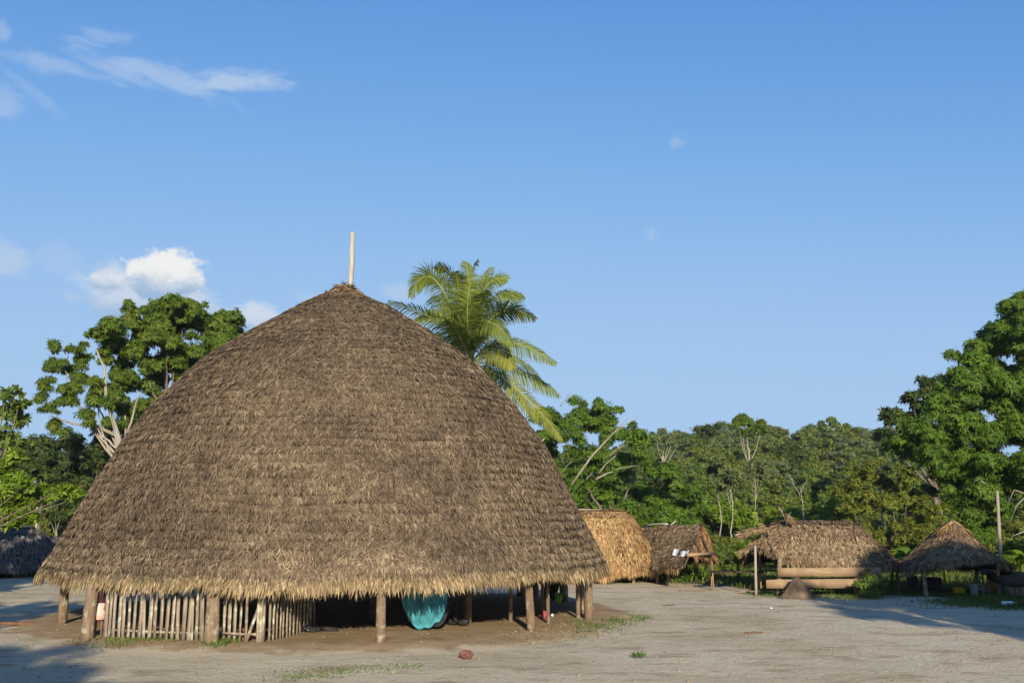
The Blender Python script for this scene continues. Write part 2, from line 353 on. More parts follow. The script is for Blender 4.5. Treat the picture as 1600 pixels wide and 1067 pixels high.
def shell(Sf, name, m, parent, nu=160, ns=40, t0=-.02, thick=.2, closed=True):
    u = np.linspace(0, 1, nu, endpoint=not closed); s = np.linspace(.004, 1, ns); U, S2 = np.meshgrid(u, s)
    P, _, _, N = frame_(Sf, U.ravel(), S2.ravel()); th = thick*np.clip(S2.ravel()*6, .1, 1)
    V = np.concatenate([P+N*t0, P-N*th[:, None]]); n = nu*ns; q = []
    I, J = np.meshgrid(np.arange(ns-1), np.arange(nu if closed else nu-1), indexing='ij'); a = I*nu+J; b_ = I*nu+(J+1) % nu
    q.append(np.stack([a, b_, b_+nu, a+nu], -1).reshape(-1, 4)); q.append(np.stack([a+nu, b_+nu, b_, a], -1).reshape(-1, 4)+n)
    j = np.arange(nu if closed else nu-1); r0 = (ns-1)*nu+j; r1 = (ns-1)*nu+(j+1) % nu
    q.append(np.stack([r0, r1, r1+n, r0+n], -1))
    if not closed:
        for e in (0, nu-1):
            k = np.arange(ns-1)*nu+e; q.append(np.stack([k, k+nu, k+nu+n, k+n], -1))
    return mesh(name, V, q, m, parent, {'rnd': rng.random(len(V))*.5})
def thatch_one(Sf, per, tot, root, m, mf, dens=260, L=.32, W=.05, spread=.45, step=.28, fringe=60, flen=.38, scale=1., name='thatch', u0=0., u1=1.):
    """courses of leaves over a small roof, joined, plus a hanging eave fringe"""
    mb = MB(); nc = max(3, int(tot/step))
    for k in range(nc):
        s0 = (k+.3)/nc; P1 = Sf(np.linspace(u0, u1, 60), np.full(60, s0)); ln = np.linalg.norm(np.diff(P1, axis=0), axis=1).sum()
        n = int(ln*step*dens)+8; u = u0+(u1-u0)*rng.random(n); s = np.clip(s0+rng.normal(size=n)*.25/nc, 0, .985)
        blades(mb, Sf, u, s, L*(.6+.8*rng.random(n)), W*(.6+.8*rng.random(n)), spread, .10+.16*rng.random(n))
    th = tag(mb.build(name, m, root), kind='stuff')
    fb = MB(); P1 = Sf(np.linspace(u0, u1, 200), np.full(200, 1.)); ln = np.linalg.norm(np.diff(P1, axis=0), axis=1).sum(); n = int(ln*fringe)
    for q_ in range(2):
        u = u0+(u1-u0)*rng.random(n); s = np.full(n, .955+.03*q_)
        cl = .7+.6*vnoise(u*ln*2.2, u*0, 11)
        blades(fb, Sf, u, s, flen*cl*(.55+.75*rng.random(n)), W*(.7+.6*rng.random(n)), spread*.6, .0*rng.random(n), .0, .55)
    return th, tag(fb.build('eave_fringe', mf, root), kind='stuff')

# ------------------------------------------------------------------ the big round house
house = empty('communal_house', (CX, CY, .1), 'huge round village house with a grey-brown thatched dome roof and a pole on its peak', 'thatched house')
PROF = [(.02, 11.78), (.75, 11.3), (1.55, 10.95), (2.95, 10.05), (4.80, 8.78), (6.30, 7.22), (7.40, 5.68), (8.20, 4.15), (8.93, 2.70), (9.55, 1.62)]
BS, bper, btot = stadium((CX, CY), (CX+.001, CY), PROF, .07, .10, 2)
shell(BS, 'roof_shell', M['under'], house, 220, 50, -.03, .28)
NC = 54
for k in range(NC):
    s0 = (k+.25)/NC; r0 = np.interp(s0*btot, np.r_[0, np.cumsum(np.hypot(*np.diff(np.array(PROF), axis=0).T))], np.array(PROF)[:, 0])
    n = int(2*pi*max(r0, .3)*btot/NC*900)+40
    u = rng.random(n); s = np.clip(s0+(rng.random(n)-.5)*.62/NC*(.5+.9*vnoise(u*2*pi*r0*.3, np.full(n, k*.2), 53))+.014*(fbm(u*2*pi*r0*.3, np.full(n, k*.2), 3, 51)-.5), 0.002, .965); mb = MB()
    lean = (vnoise(u*2*pi*r0*.55, np.full(n, k*.9), 21)-.5)*.9
    P, T, U, N = frame_(BS, u, s); ph = rng.normal(size=n)*.5+lean
    clump = vnoise(u*2*pi*r0*2.4, np.full(n, k*1.7), 23)
    D = T*np.cos(ph)[:, None]+U*np.sin(ph)[:, None]+N*(.14+.28*rng.random(n)*clump+.08*rng.random(n))[:, None]
    rr = np.clip(rng.random(n)*.75+.25*clump+.12*sst(s, .90, .96), 0, 1)
    mb.kites(P+N*(.01+.05*rng.random(n)[:, None]), D, unit(N+U*rng.normal(size=n)[:, None]*.4), .24*(.5+.8*rng.random(n)), .029*(.55+.8*rng.random(n)), .22, .3, rr)
    tag(mb.build('thatch_course', M['thatch'], house), kind='stuff')
# pale hanging fringe along the eave, in uneven bunches
for q_, (sa, sb, lf, nn_, dn) in enumerate([(.945, .98, .20, 8000, .2), (.96, .99, .23, 8000, .35), (.98, 1., .24, 8000, .6), (.99, 1., .33, 7000, .95)]):
    fb = MB(); u = rng.random(nn_); s1 = sa+(sb-sa)*rng.random(nn_); cl = .5+.95*fbm(u*2*pi*9.7*.9, u*0+q_*.3, 4, 31)
    P, T, U, N = frame_(BS, u, s1); front = sst(-(P[:, 1]-CY)/9.7, -.2, .9); lean = (vnoise(u*2*pi*9.7*.7, u*0, 41)-.5)*.7
    ph = rng.normal(size=nn_)*.34+lean
    D = T*np.cos(ph)[:, None]*.9+U*np.sin(ph)[:, None]-np.array([0, 0, 1.])*dn+N*(.12*rng.random(nn_)[:, None]+.04)
    rr = np.clip(rng.random(nn_)*.75+.25*vnoise(u*2*pi*9.7*2, u*0+q_, 43)-.16+.05*q_, 0, 1)
    fb.kites(P+N*.05*rng.random(nn_)[:, None], D, unit(N+U*rng.normal(size=nn_)[:, None]*.5), lf*cl*(.5+.8*rng.random(nn_))*(.72+.42*front), .034*(.6+.8*rng.random(nn_)), .2, .05, rr)
    tag(fb.build('eave_fringe', M['straw' if q_ > 1 else 'blond' if q_ else 'thatch'], house), kind='stuff')
# loose leaf cap round the peak
mb = MB(); n = 1700; u = rng.random(n); s = rng.random(n)**1.5*.12+.001
P, T, U, N = frame_(BS, u, s); ph = rng.normal(size=n)*.9
mb.kites(P+N*.08*rng.random(n)[:, None], T*np.cos(ph)[:, None]+U*np.sin(ph)[:, None]+N*(.02+.22*rng.random(n)[:, None]), unit(N+rng.normal(size=(n, 3))*.4), .36*(.5+rng.random(n)), .045*(.5+rng.random(n)), .2, .1)
tag(mb.build('roof_cap', M['cap'], house), kind='stuff')
mb = MB()                                                   # loose straw slipping down the right hand ridge line
n = 900; u = .165+.09*rng.random(n); s = .05+.42*rng.random(n)**1.3; blades(mb, BS, u, s, .4*(.5+rng.random(n)), .04*np.ones(n), .7, .05+.1*rng.random(n), .06)
tag(mb.build('loose_straw', M['blond'], house), kind='stuff')
mb = MB(); p0 = at(547, 452, CY); p1 = at(551, 364, CY); mb.tube([p0-np.array([0, 0, 1.2]), p0, (p0+p1)/2+np.array([.02, 0, 0]), p1], [.12, .10, .095, .085], 9, True, .03)
mb.build('finial_pole', M['pale'], house)
# posts: (photo x of base, photo y of base, radius, lean)
for px, py, r, lx in [(96, 975, .135, 0), (137, 996, .175, .02), (330, 1005, .185, 0), (595, 1004, .13, 0), (731, 973, .125, 0), (797, 970, .06, 0),
                      (829, 984, .125, -.05), (857, 973, .055, 0), (849, 960, .07, 0), (903, 965, .07, 0), (918, 966, .13, 0), (908, 957, .10, 0), (836, 945, .12, 0)]:
    g = gnd(px, py, .13); mb = MB(); r_c = np.hypot(g[0]-CX, g[1]-CY); top = np.interp(-r_c, [-9.7, -8.98, -8.2, -7.4, -6.3, -4.8], [1.3, 2.3, 3.7, 5.0, 6.4, 8.0])
    top = min(top, 3.0); kk = 5; tt = np.linspace(-.15, top, kk)
    off = np.cumsum(rng.normal(size=(kk, 2))*.012, 0)
    mb.tube(np.stack([g[0]+off[:, 0]+lx*tt, g[1]+off[:, 1], tt+.05], 1), r*np.linspace(1.08, .92, kk), 10, True, .03)
    mb.build('post', M['post'], house, True)
for a in list(np.arange(20, 170, 21)):                      # rear posts of the ring
    x = CX+8.7*cos(radians(a)); y = CY+8.7*sin(radians(a)); mb = MB(); mb.tube([[x, y, 0], [x, y, 1.3], [x+.02, y, 2.6]], [.17, .16, .15], 8, True, .03); mb.build('post', M['post'], house, True)
for a in range(0, 360, 60):                                 # six tall inner posts
    x = CX+3.6*cos(radians(a)); y = CY+3.6*sin(radians(a)); mb = MB(); mb.tube([[x, y, 0], [x, y, 4], [x, y, 8.6]], [.2, .18, .16], 8); mb.build('post', M['post'], house, True)
for rr_, zz in ((8.75, 2.62), (6.2, 6.85), (3.7, 9.1)):
    mb = MB(); a = np.linspace(0, 2*pi, 60); mb.tube(np.stack([CX+rr_*np.cos(a), CY+rr_*np.sin(a), np.full(60, zz)], 1), .09, 6, False); mb.build('ring_beam', M['darkwood'], house, True)
for a in np.linspace(0, 2*pi, 40, endpoint=False):
    pr = np.array(PROF); mb = MB(); mb.tube([[CX+(r-.36)*cos(a), CY+(r-.36)*sin(a), z-.22] for r, z in pr[2:]], .05, 5); mb.build('rafter', M['darkwood'], house, True)
# slat walls
def slatwall(pxs, basey, hts, wob):
    pts = [gnd(x, y, .13) for x, y in zip(pxs, basey)]
    for k, (p, x) in enumerate(zip(pts, pxs)):
        q = pts[min(k+1, len(pts)-1)]-pts[max(k-1, 0)]; rz = math.atan2(q[1], q[0]); mb = MB()
        wd = .088*(.75+.6*rng.random()); h = hts[k]; lx = rng.normal()*wob; d = np.array([cos(rz), sin(rz), 0])
        V = []
        for z, s_ in ((.02, 1.), (h*.5, .97+.05*rng.random()), (h, .85)):
            c = p+np.array([0, 0, z-.1])+d*lx*z; nr = np.array([-sin(rz), cos(rz), 0])
            for a, b_ in ((-1, -1), (1, -1), (1, 1), (-1, 1)): V.append(c+d*a*wd/2*s_+nr*b_*.018+rng.normal(size=3)*.004)
        Q = [[3, 2, 1, 0], [8, 9, 10, 11]]+[[4*l+m_, 4*l+(m_+1) % 4, 4*l+4+(m_+1) % 4, 4*l+4+m_] for l in (0, 1) for m_ in range(4)]
        mb.add(V, Q); mb.build('slat', M['slat'], WALL[0])
    return pts
WALL = [None]
mbw = MB()
px1 = [164, 170, 176.5, 185, 191.5, 200, 208, 217, 224.5, 233, 241, 250.3, 259, 268, 277, 285.8, 293.5, 299.5, 306.5, 315]
P1 = [gnd(x, 996.5+.035*(x-164), .13) for x in px1]; mbw.tube([P1[0]+[0, .05, .22], P1[10]+[0, .05, .2], P1[-1]+[.3, .05, .2]], .035, 6)
WALL[0] = mbw.build('slat_wall', M['slat'], house); WALL[0]['label'] = 'left panel of upright slats between two thick posts'
slatwall(px1, [996.5+.035*(x-164) for x in px1], [1.62 if x not in (191.5, 200, 224.5) else 1.32 for x in px1], .02)
mbw = MB(); px2 = [348, 357, 365.5, 374, 384, 402, 407, 411.5, 421, 426.8, 432.3, 437.8, 442.3, 448, 453, 459, 464.3, 469, 474.8, 479.6, 484.4, 490.3]
by2 = [1000, 1000.5, 1001, 1002, 1003, 1004, 1004, 1003.5, 1002, 1001, 1000, 998.5, 997, 995.5, 994, 992, 990.5, 989, 987.5, 986, 985, 983.5]
P2 = [gnd(x, y, .13) for x, y in zip(px2, by2)]; mbw.tube([P2[0]+[-.3, .05, .2], P2[4]+[0, .05, .2], P2[7]+[0, .06, .2]], .035, 6); mbw.tube([p+np.array([-.05, .05, .3]) for p in P2[8::4]], .03, 6)
WALL[0] = mbw.build('slat_wall', M['slat'], house); WALL[0]['label'] = 'right panel of close-set slats turning into the dark interior'
slatwall(px2, by2, [1.65]*len(px2), .015)
mb = MB(); a_ = gnd(385, 1003, .13)+[0, -.06, 0]; mb.tube([a_, a_+np.array([.38, .05, 1.15])], .045, 6); mb.build('slat', M['slat'], WALL[0])
rebase(house)
# PART2
# ------------------------------------------------------------------ trees
def split(cl, m=5):
    """break round clumps into ragged smaller ones"""
    cl = np.asarray(cl, float); out = []
    for c in cl:
        for q in range(m):
            d = unit(rng.normal(size=3)); d[2] = d[2]*.8+.1; out.append([*(c[:3]+d*c[3]*rng.uniform(.15, 1.2)), c[3]*rng.uniform(.28, .66)])
    return np.array(out)
def foliage(mb, cl, nper, k, L, W, droop=.35, flat=.8, wide=(50, 100), back=True, sp=6):
    if sp: cl = split(cl, sp); nper = nper/sp*1.0
    """cl: (n,4) clump centres and radii; rosettes of k leaves over each clump"""
    cl = np.asarray(cl, float); n = len(cl); cnt = np.maximum(4, (nper*(cl[:, 3]/cl[:, 3].mean())**2).astype(int))
    idx = np.repeat(np.arange(n), cnt); N = len(idx); d = unit(rng.normal(size=(N, 3))); d[:, 2] = np.where(d[:, 2] < -.35, -d[:, 2], d[:, 2])
    rr = cl[idx, 3]*(.35+.75*rng.random(N)**.7+.5*rng.random(N)**6); P = cl[idx, :3]+d*rr[:, None]*np.array([1, 1, flat])
    O = unit(d+np.array([0, 0, .35])+rng.normal(size=(N, 3))*.25)
    ref = np.where(np.abs(O[:, 2:]) > .9, np.array([[1., 0, 0]]), np.array([[0, 0, 1.]])); A = unit(np.cross(O, ref)); B = np.cross(O, A)
    a = rng.random((N, 1))*2*pi+np.arange(k)[None]*2*pi/k+rng.normal(size=(N, k))*.35
    t = np.radians(wide[0]+(wide[1]-wide[0])*rng.random((N, k)))
    D = O[:, None]*np.cos(t)[..., None]+(A[:, None]*np.cos(a)[..., None]+B[:, None]*np.sin(a)[..., None])*np.sin(t)[..., None]
    D = D-np.array([0, 0, 1.])*droop*(.5+rng.random((N, k, 1))); D = unit(D.reshape(-1, 3)); Nn = np.repeat(O, k, 0)+rng.normal(size=(N*k, 3))*.25
    br = np.clip(np.repeat(rng.random(N)*.55+.1, k)+rng.random(N*k)*.35, 0, 1)
    mb.kites(np.repeat(P, k, 0), D, unit(Nn), L*(.6+.7*rng.random(N*k)), W*(.7+.6*rng.random(N*k)), .12, .18, br)
def curve(a, c, sag=0., n=6, wob=.08):
    t = np.linspace(0, 1, n)[:, None]; a = np.array(a, float); c = np.array(c, float); L = np.linalg.norm(c-a)
    p = a+(c-a)*t; p[:, 2] += sag*L*np.sin(t[:, 0]*pi); p[1:-1] += rng.normal(size=(n-2, 3))*wob*L*.4; return p
def wood_of(mb, base, fork, cl, r0, nl=12, r1=.45, sag=.06):
    base = np.array(base, float); fork = np.array(fork, float)
    mb.tube(curve(base, fork, 0, 7, .04), r0*np.linspace(1.15, r1+.2, 7), 9, True, .05)
    idx = np.argsort(-cl[:, 3])[:nl] if nl < len(cl) else np.arange(len(cl))
    for q in idx:
        s = base+(fork-base)*(.75+.25*rng.random()); t_ = np.linspace(0, 1, 8)[:, None]; e_ = cl[q, :3]; m_ = (s+e_)/2+np.array([0, 0, -.10])*np.linalg.norm(e_-s)+rng.normal(size=3)*.07*np.linalg.norm(e_-s); p_ = (1-t_)**2*s+2*t_*(1-t_)*m_+t_*t_*e_; p_[1:-1] += rng.normal(size=(6, 3))*.03; mb.tube(p_, r0*np.linspace(r1, .07, 8), 6, False)
def pxclumps(lst, Y, dy=1.5, sc=1.):
    out = []
    for x, y, r in lst:
        yy = Y+rng.uniform(-dy, dy); p = at(x, y, yy); out.append([*p, r/F*yy*sc])
    return np.array(out)
def tree(name, label, cat, base, fork, cl, leaf, bark, r0, nper, k, L, W, droop=.35, flat=.8, nl=14, group=None, crown='crown', wide=(50, 100), extra=None, limbs=None):
    base = np.array(base, float); root = empty(name, base, label, cat, group)
    t = MB(); wood_of(t, base-np.array([0, 0, .2]), fork, cl, r0, nl)
    if extra: extra(t)
    t.build('trunk', bark, root, True)
    for pts, rr_ in (limbs or []): l_ = MB(); l_.tube(pts, rr_, 6); l_.build('dead_limb', M['whitebark'], root, True)
    f = MB(); foliage(f, cl, nper, k, L, W, droop, flat, wide); c = f.build(crown, leaf, root); tag(c, kind='stuff')
    rebase(root); return root
def gpt(px, Y): X = at(px, 800, Y)[0]; return np.array([X, Y, float(gz(X, Y))])

# left mango tree, rising behind the house
cl = pxclumps([(250, 500, 32), (285, 495, 30), (210, 512, 30), (178, 528, 24), (320, 510, 28), (350, 512, 24), (172, 560, 22), (218, 550, 30), (262, 535, 34), (308, 550, 30), (345, 545, 24), (240, 575, 28), (285, 585, 26), (195, 590, 22), (250, 620, 22), (225, 640, 20), (175, 615, 18), (320, 585, 24), (362, 520, 14), (240, 482, 18), (275, 476, 16), (155, 525, 14), (200, 490, 16), (310, 487, 14), (210, 660, 18), (185, 640, 16)], 60, 2)
tree('mango_tree', 'tall round-crowned tree rising behind the left flank of the big thatched roof', 'tree', gpt(262, 60), at(262, 640, 60), np.vstack([cl, cl*[1, 1, 1, .9]+[0, 1.5, -.3, 0]]), M['mangoL'], M['bark'], .26, 330, 8, .28, .072, .75, .9, 7)
# open tree left of it
cl = pxclumps([(85, 543, 11), (122, 545, 13), (98, 570, 18), (72, 602, 13), (125, 588, 18), (150, 610, 18), (110, 618, 20), (78, 640, 12), (140, 650, 17), (168, 628, 19), (200, 640, 22), (178, 662, 14), (92, 668, 13), (210, 665, 15), (65, 620, 9), (130, 560, 12), (185, 600, 16)], 57, 1.5)
def ex(t):
    t.tube([at(192, 705, 57), at(180, 668, 57), at(166, 620, 57), at(163, 575, 57), at(150, 545, 57)], [.2, .14, .10, .07, .04], 8)
    t.tube([at(180, 680, 57), at(150, 665, 57), at(115, 662, 57), at(80, 650, 57)], [.10, .08, .06, .03], 7)
    t.tube([at(190, 695, 57), at(205, 660, 57), at(215, 620, 57)], [.09, .07, .04], 7)
tree('open_tree', 'sparse leggy tree with pale forked trunk left of the big roof', 'tree', gpt(194, 57), at(190, 700, 57), cl, M['mangoL'], M['whitebark'], .2, 190, 7, .31, .065, .8, .8, 8, extra=ex)
# broad-leaved shrub tree at the left edge
cl = pxclumps([(8, 622, 16), (30, 632, 10), (12, 650, 18), (35, 660, 12), (8, 685, 20), (30, 700, 16), (-30, 640, 30), (-60, 690, 40), (-30, 740, 40)], 46, 1)
tree('broadleaf_tree', 'broad-leaved tree cut by the left edge of the picture with brown-tipped twigs', 'tree', gpt(-40, 46), at(-25, 760, 46), cl, M['mid'], M['bark'], .2, 80, 6, .30, .16, .1, .9, 9)
cl = pxclumps([(10, 735, 16), (32, 760, 15), (10, 785, 22), (48, 785, 15), (15, 820, 16), (68, 765, 10), (96, 770, 11), (120, 776, 10), (45, 812, 14), (80, 778, 9), (-25, 760, 30), (-30, 810, 30), (25, 720, 12), (108, 768, 8)], 43, 1)
tree('shrub', 'bright green large-leaved shrub leaning in from the left edge above the dome hut', 'shrub', gpt(-35, 43), at(-20, 800, 43), cl, M['bright'], M['bark'], .12, 60, 7, .30, .13, .05, .9, 14)
for k_, (lst, Y, m, lab) in enumerate([
    ([(70, 700, 25), (45, 712, 22), (105, 700, 24), (60, 735, 25), (30, 735, 24), (95, 735, 24), (85, 762, 22)], 66, 'dark', 'dark bushy tree at far left below the open tree'),
    ([(150, 695, 24), (180, 690, 22), (130, 720, 24), (165, 722, 24), (110, 748, 24), (150, 752, 22), (205, 690, 20), (125, 778, 18)], 63, 'dark', 'dark shrub thicket against the left edge of the big roof'),
    ([(60, 770, 25), (100, 790, 22), (30, 800, 25), (75, 815, 22), (110, 815, 16), (50, 845, 24), (85, 848, 20), (15, 850, 25)], 72, 'olive', 'dull green bank of shrubs behind the dark dome hut')]):
    cl = pxclumps(lst, Y, 2); tree('shrub_thicket', lab, 'shrub', [cl[:, 0].mean(), Y, float(gz(cl[:, 0].mean(), Y))], cl[:, :3].mean(0)-[0, 0, 1], cl, M[m], M['bark'], .15, 150, 6, .34, .11, .25)
# mango mass in the middle with dead limbs
cl = pxclumps([(890, 658, 28), (925, 655, 26), (905, 642, 16), (935, 640, 14), (960, 680, 24), (865, 690, 25), (905, 690, 30), (945, 712, 30), (985, 685, 20), (1005, 705, 26), (870, 735, 30), (910, 745, 32), (1035, 735, 26), (985, 745, 32), (1058, 765, 24), (1020, 780, 32), (950, 780, 32), (1072, 795, 24), (1040, 825, 30), (985, 820, 32), (870, 780, 30), (920, 800, 30), (850, 650, 22), (955, 655, 14), (845, 700, 22), (1075, 830, 22), (1010, 850, 26), (1060, 855, 26)], 66, 3)
LM = [([at(893, 757, 60), at(925, 712, 60), at(955, 680, 60), at(982, 652, 60)], [.075, .06, .04, .02]), ([at(955, 680, 60), at(980, 661, 60), at(992, 655, 60), at(998, 648, 60)], [.03, .03, .02, .01])]
for a, c, r in (((930, 750), (957, 737), .09), ((935, 740), (962, 712), .06), ((950, 715), (975, 695), .04), ((960, 735), (995, 728), .04), ((915, 752), (925, 738), .04), ((878, 740), (892, 722), .04), ((875, 635), (900, 605), .025), ((885, 630), (888, 612), .02), ((850, 685), (838, 705), .05)):
    LM.append((curve(at(*a, 62), at(*c, 61.5), .05, 5, .05), r*np.linspace(1, .4, 5)))
tree('mango_tree', 'massive dark green tree with dead pale limbs, right of the palm', 'tree', gpt(960, 66), at(955, 800, 66), cl, M['mango'], M['bark'], .35, 420, 7, .30, .085, .45, .85, 6, limbs=LM)
# big mango at the right
base_l = [(1590, 500, 28), (1560, 528, 26), (1595, 545, 30), (1515, 560, 22), (1540, 575, 28), (1580, 590, 30), (1600, 620, 30), (1520, 605, 28), (1555, 632, 30), (1470, 645, 26), (1440, 672, 24), (1500, 660, 28), (1540, 682, 30), (1580, 675, 30), (1418, 698, 20), (1458, 705, 26), (1500, 715, 28), (1545, 728, 28), (1590, 730, 30), (1530, 768, 26), (1558, 792, 20), (1520, 810, 20), (1495, 775, 22), (1480, 745, 20), (1592, 480, 18), (1500, 590, 18), (1470, 620, 16), (1570, 760, 16), (1535, 840, 18), (1505, 850, 18), (1610, 700, 22)]
off_l = [(x, y, 40) for x, y in [(1640, 500), (1700, 520), (1760, 570), (1800, 640), (1660, 580), (1720, 600), (1780, 700), (1680, 670), (1640, 640), (1740, 680), (1700, 740), (1760, 770), (1650, 470), (1640, 760)]]
cl = np.vstack([pxclumps(base_l, 52, 1.2, 1.1), pxclumps([(x+8, y+6, r) for x, y, r in base_l], 55, 1.), pxclumps(off_l, 53, 2)])
LR = [([at(x, y, 51) for x, y in pts], np.linspace(r, r*.4, len(pts))) for pts, r in (([(1600, 770), (1585, 765), (1575, 785)], .03), ([(1600, 778), (1588, 790), (1580, 812)], .028), ([(1545, 760), (1530, 748), (1522, 752)], .03), ([(1600, 830), (1580, 838)], .03))]
tree('mango_tree', 'huge glossy green tree filling the right edge above the small peaked hut', 'tree', gpt(1640, 54), at(1635, 740, 54), cl, M['mango'], M['bark'], .5, 390, 9, .29, .062, .8, .9, 12, limbs=LR)
cl = pxclumps([(1480, 605, 20), (1450, 612, 18), (1425, 626, 18), (1400, 645, 15), (1505, 612, 20), (1460, 640, 26), (1420, 658, 18), (1490, 640, 26), (1390, 660, 12), (1440, 690, 30), (1480, 690, 30), (1400, 700, 25), (1500, 680, 30)], 84, 2)
tree('dark_tree', 'dark grey-green round tree peeping out left of the huge glossy tree', 'tree', gpt(1460, 84), at(1460, 730, 84), cl, M['dark'], M['bark'], .35, 240, 6, .42, .16, .2)
cl = pxclumps([(1320, 770, 22), (1352, 750, 22), (1390, 752, 20), (1420, 760, 20), (1450, 768, 18), (1338, 798, 24), (1380, 790, 26), (1420, 795, 26), (1460, 798, 20), (1350, 830, 22), (1398, 832, 26), (1448, 835, 24), (1480, 822, 16), (1430, 860, 20), (1310, 800, 18), (1370, 725, 12), (1410, 735, 12), (1330, 735, 10), (1460, 745, 12), (1475, 850, 18), (1390, 862, 20)], 54, 2)
tree('bushy_tree', 'yellow-green twiggy bush tree between the long shelter and the small peaked hut', 'tree', gpt(1400, 54), at(1400, 850, 54), cl, M['olive'], M['bark'], .10, 260, 5, .19, .07, .15, .95, 12)
cl = pxclumps([(1325, 745, 14), (1345, 735, 12), (1310, 770, 14), (1365, 760, 12), (1340, 775, 16)], 62, 1)

# ---- coconut palm
Yp = 54.
pb = at(737, 566, Yp); base = gpt(722, Yp)
palm = empty('coconut_palm', base, 'coconut palm with arching fronds rising behind the right shoulder of the big roof', 'palm tree')
mb = MB(); mb.tube([base-[0, 0, .3], base+[.05, 0, 3], base+[.25, 0, 7], pb-[0, 0, .4], pb+[0, 0, .3]], [.26, .18, .15, .14, .12], 10, True, .04); mb.build('trunk', M['bark'], palm, True)
def frond(p0, p1, p2, dy1, dy2, m='palm', L=1.22, n=84, hang=.55, nm='frond'):
    P0 = at(*p0, Yp); P1 = at(*p1, Yp+dy1); P2 = at(*p2, Yp+dy2); C1 = 2*P1-.5*(P0+P2)
    t = np.linspace(0, 1, 24)[:, None]; Rc = (1-t)**2*P0+2*t*(1-t)*C1+t*t*P2; mb = MB(); mb.tube(Rc, .045*np.linspace(1, .2, 24), 5, False)
    fr = mb.build('rachis', M['rachis']); mb = MB(); tt = np.linspace(.14, .995, n); R = np.stack([np.interp(tt, t[:, 0], Rc[:, k]) for k in range(3)], 1)
    T = unit(np.stack([np.gradient(R[:, k]) for k in range(3)], 1)); up = np.array([0, 0, 1.]); Sd = np.cross(T, up); Sd = unit(np.where(np.linalg.norm(Sd, axis=1)[:, None] < .25, np.array([[1., .2, 0]]), Sd)); Nn = np.cross(Sd, T); ro = rng.choice([-1, 1])*rng.uniform(.45, 1.0) if abs(P2[0]-P0[0]) > 1.2 else rng.uniform(-.3, .3); Sd, Nn = Sd*cos(ro)+Nn*sin(ro), Nn*cos(ro)-Sd*sin(ro)
    ln = L*np.sin(pi*np.clip(tt*.86+.12, 0, 1))**.6
    for sgn in (-1, 1):
        jit = rng.normal(size=(n, 3))*.10; D = unit(Sd*sgn+T*(.35+.6*tt[:, None])+Nn*.22+jit); V = []; h = hang*(.6+.8*rng.random(n))[:, None]; wv = .058*(.7+.5*rng.random(n))[:, None]
        p = R.copy(); d = D.copy(); W = unit(np.cross(d, Nn)+rng.normal(size=(n, 3))*.15); rows = [(p-W*wv*.4, p+W*wv*.4)]
        for q, (st, wd) in enumerate(((.3, .5), (.35, .42), (.35, .04))):
            d = unit(d-up*h*(.25+.45*q)); p = p+d*ln[:, None]*st*.95; rows.append((p-W*wv*wd, p+W*wv*wd))
        V = np.stack([r for ab in rows for r in ab], 1).reshape(-1, 3); i = np.arange(n)*8
        mb.add(V, np.concatenate([np.stack([i+2*q, i+2*q+1, i+2*q+3, i+2*q+2], 1) for q in range(3)]), None, np.repeat(np.clip(rng.random(n)*.6+.2, 0, 1), 8))
    o = mb.build(nm, M[m], palm); fr.parent = o; return o
B0 = (737, 566)
FR = [((700, 512), (607, 472), -1, -2, 'palm'), ((682, 440), (642, 464), 0, 0, 'palm'), ((716, 450), (681, 420), .5, 1, 'palm'), ((728, 470), (747, 407), 1.5, 2, 'palm'),
      ((752, 462), (793, 436), -.5, -1, 'palm'), ((722, 480), (712, 425), -1.5, -3, 'palm'), ((775, 492), (836, 498), 0, 0, 'palm'), ((790, 535), (868, 568), -1, -1.5, 'palm'), ((772, 545), (802, 575), -2, -3.2, 'palmyellow'),
      ((808, 580), (873, 618), .5, 1, 'palm'), ((812, 612), (878, 688), -1, -1.5, 'palmyellow'), ((775, 480), (818, 462), 1.5, 3, 'palm'), ((738, 500), (762, 455), -2.5, -4, 'palm'), ((700, 480), (668, 470), 2, 4, 'palm'),
      ((705, 560), (660, 610), 1, 2, 'palm'), ((790, 600), (842, 660), 1.5, 2.5, 'palm'), ((745, 600), (770, 680), 3, 4.5, 'palm'), ((690, 530), (640, 520), 2, 4, 'palm'), ((715, 520), (700, 500), -3, -5, 'palm'), ((755, 520), (790, 520), 3, 5, 'palm'),
      ((800, 560), (850, 600), 2.5, 4, 'palm'), ((770, 610), (830, 690), -1, -1.2, 'palmyellow')]
FR += [((712, 460), (664, 440), 1, 2, 'palm'), ((735, 470), (728, 410), -.5, 0, 'palm'), ((742, 480), (768, 418), .5, 1.5, 'palm'), ((768, 470), (812, 470), -1, -1.5, 'palm'), ((705, 500), (650, 500), -1, -1, 'palm'), ((760, 505), (800, 540), -2.5, -4, 'palm'), ((722, 505), (690, 480), -2.5, -4, 'palm'), ((730, 500), (735, 440), -3, -4, 'palm')]
for m1, tp, d1, d2, mm in FR: frond(B0, m1, tp, d1, d2, mm, hang=.5 if tp[1] < 520 else .85)
rebase(palm)

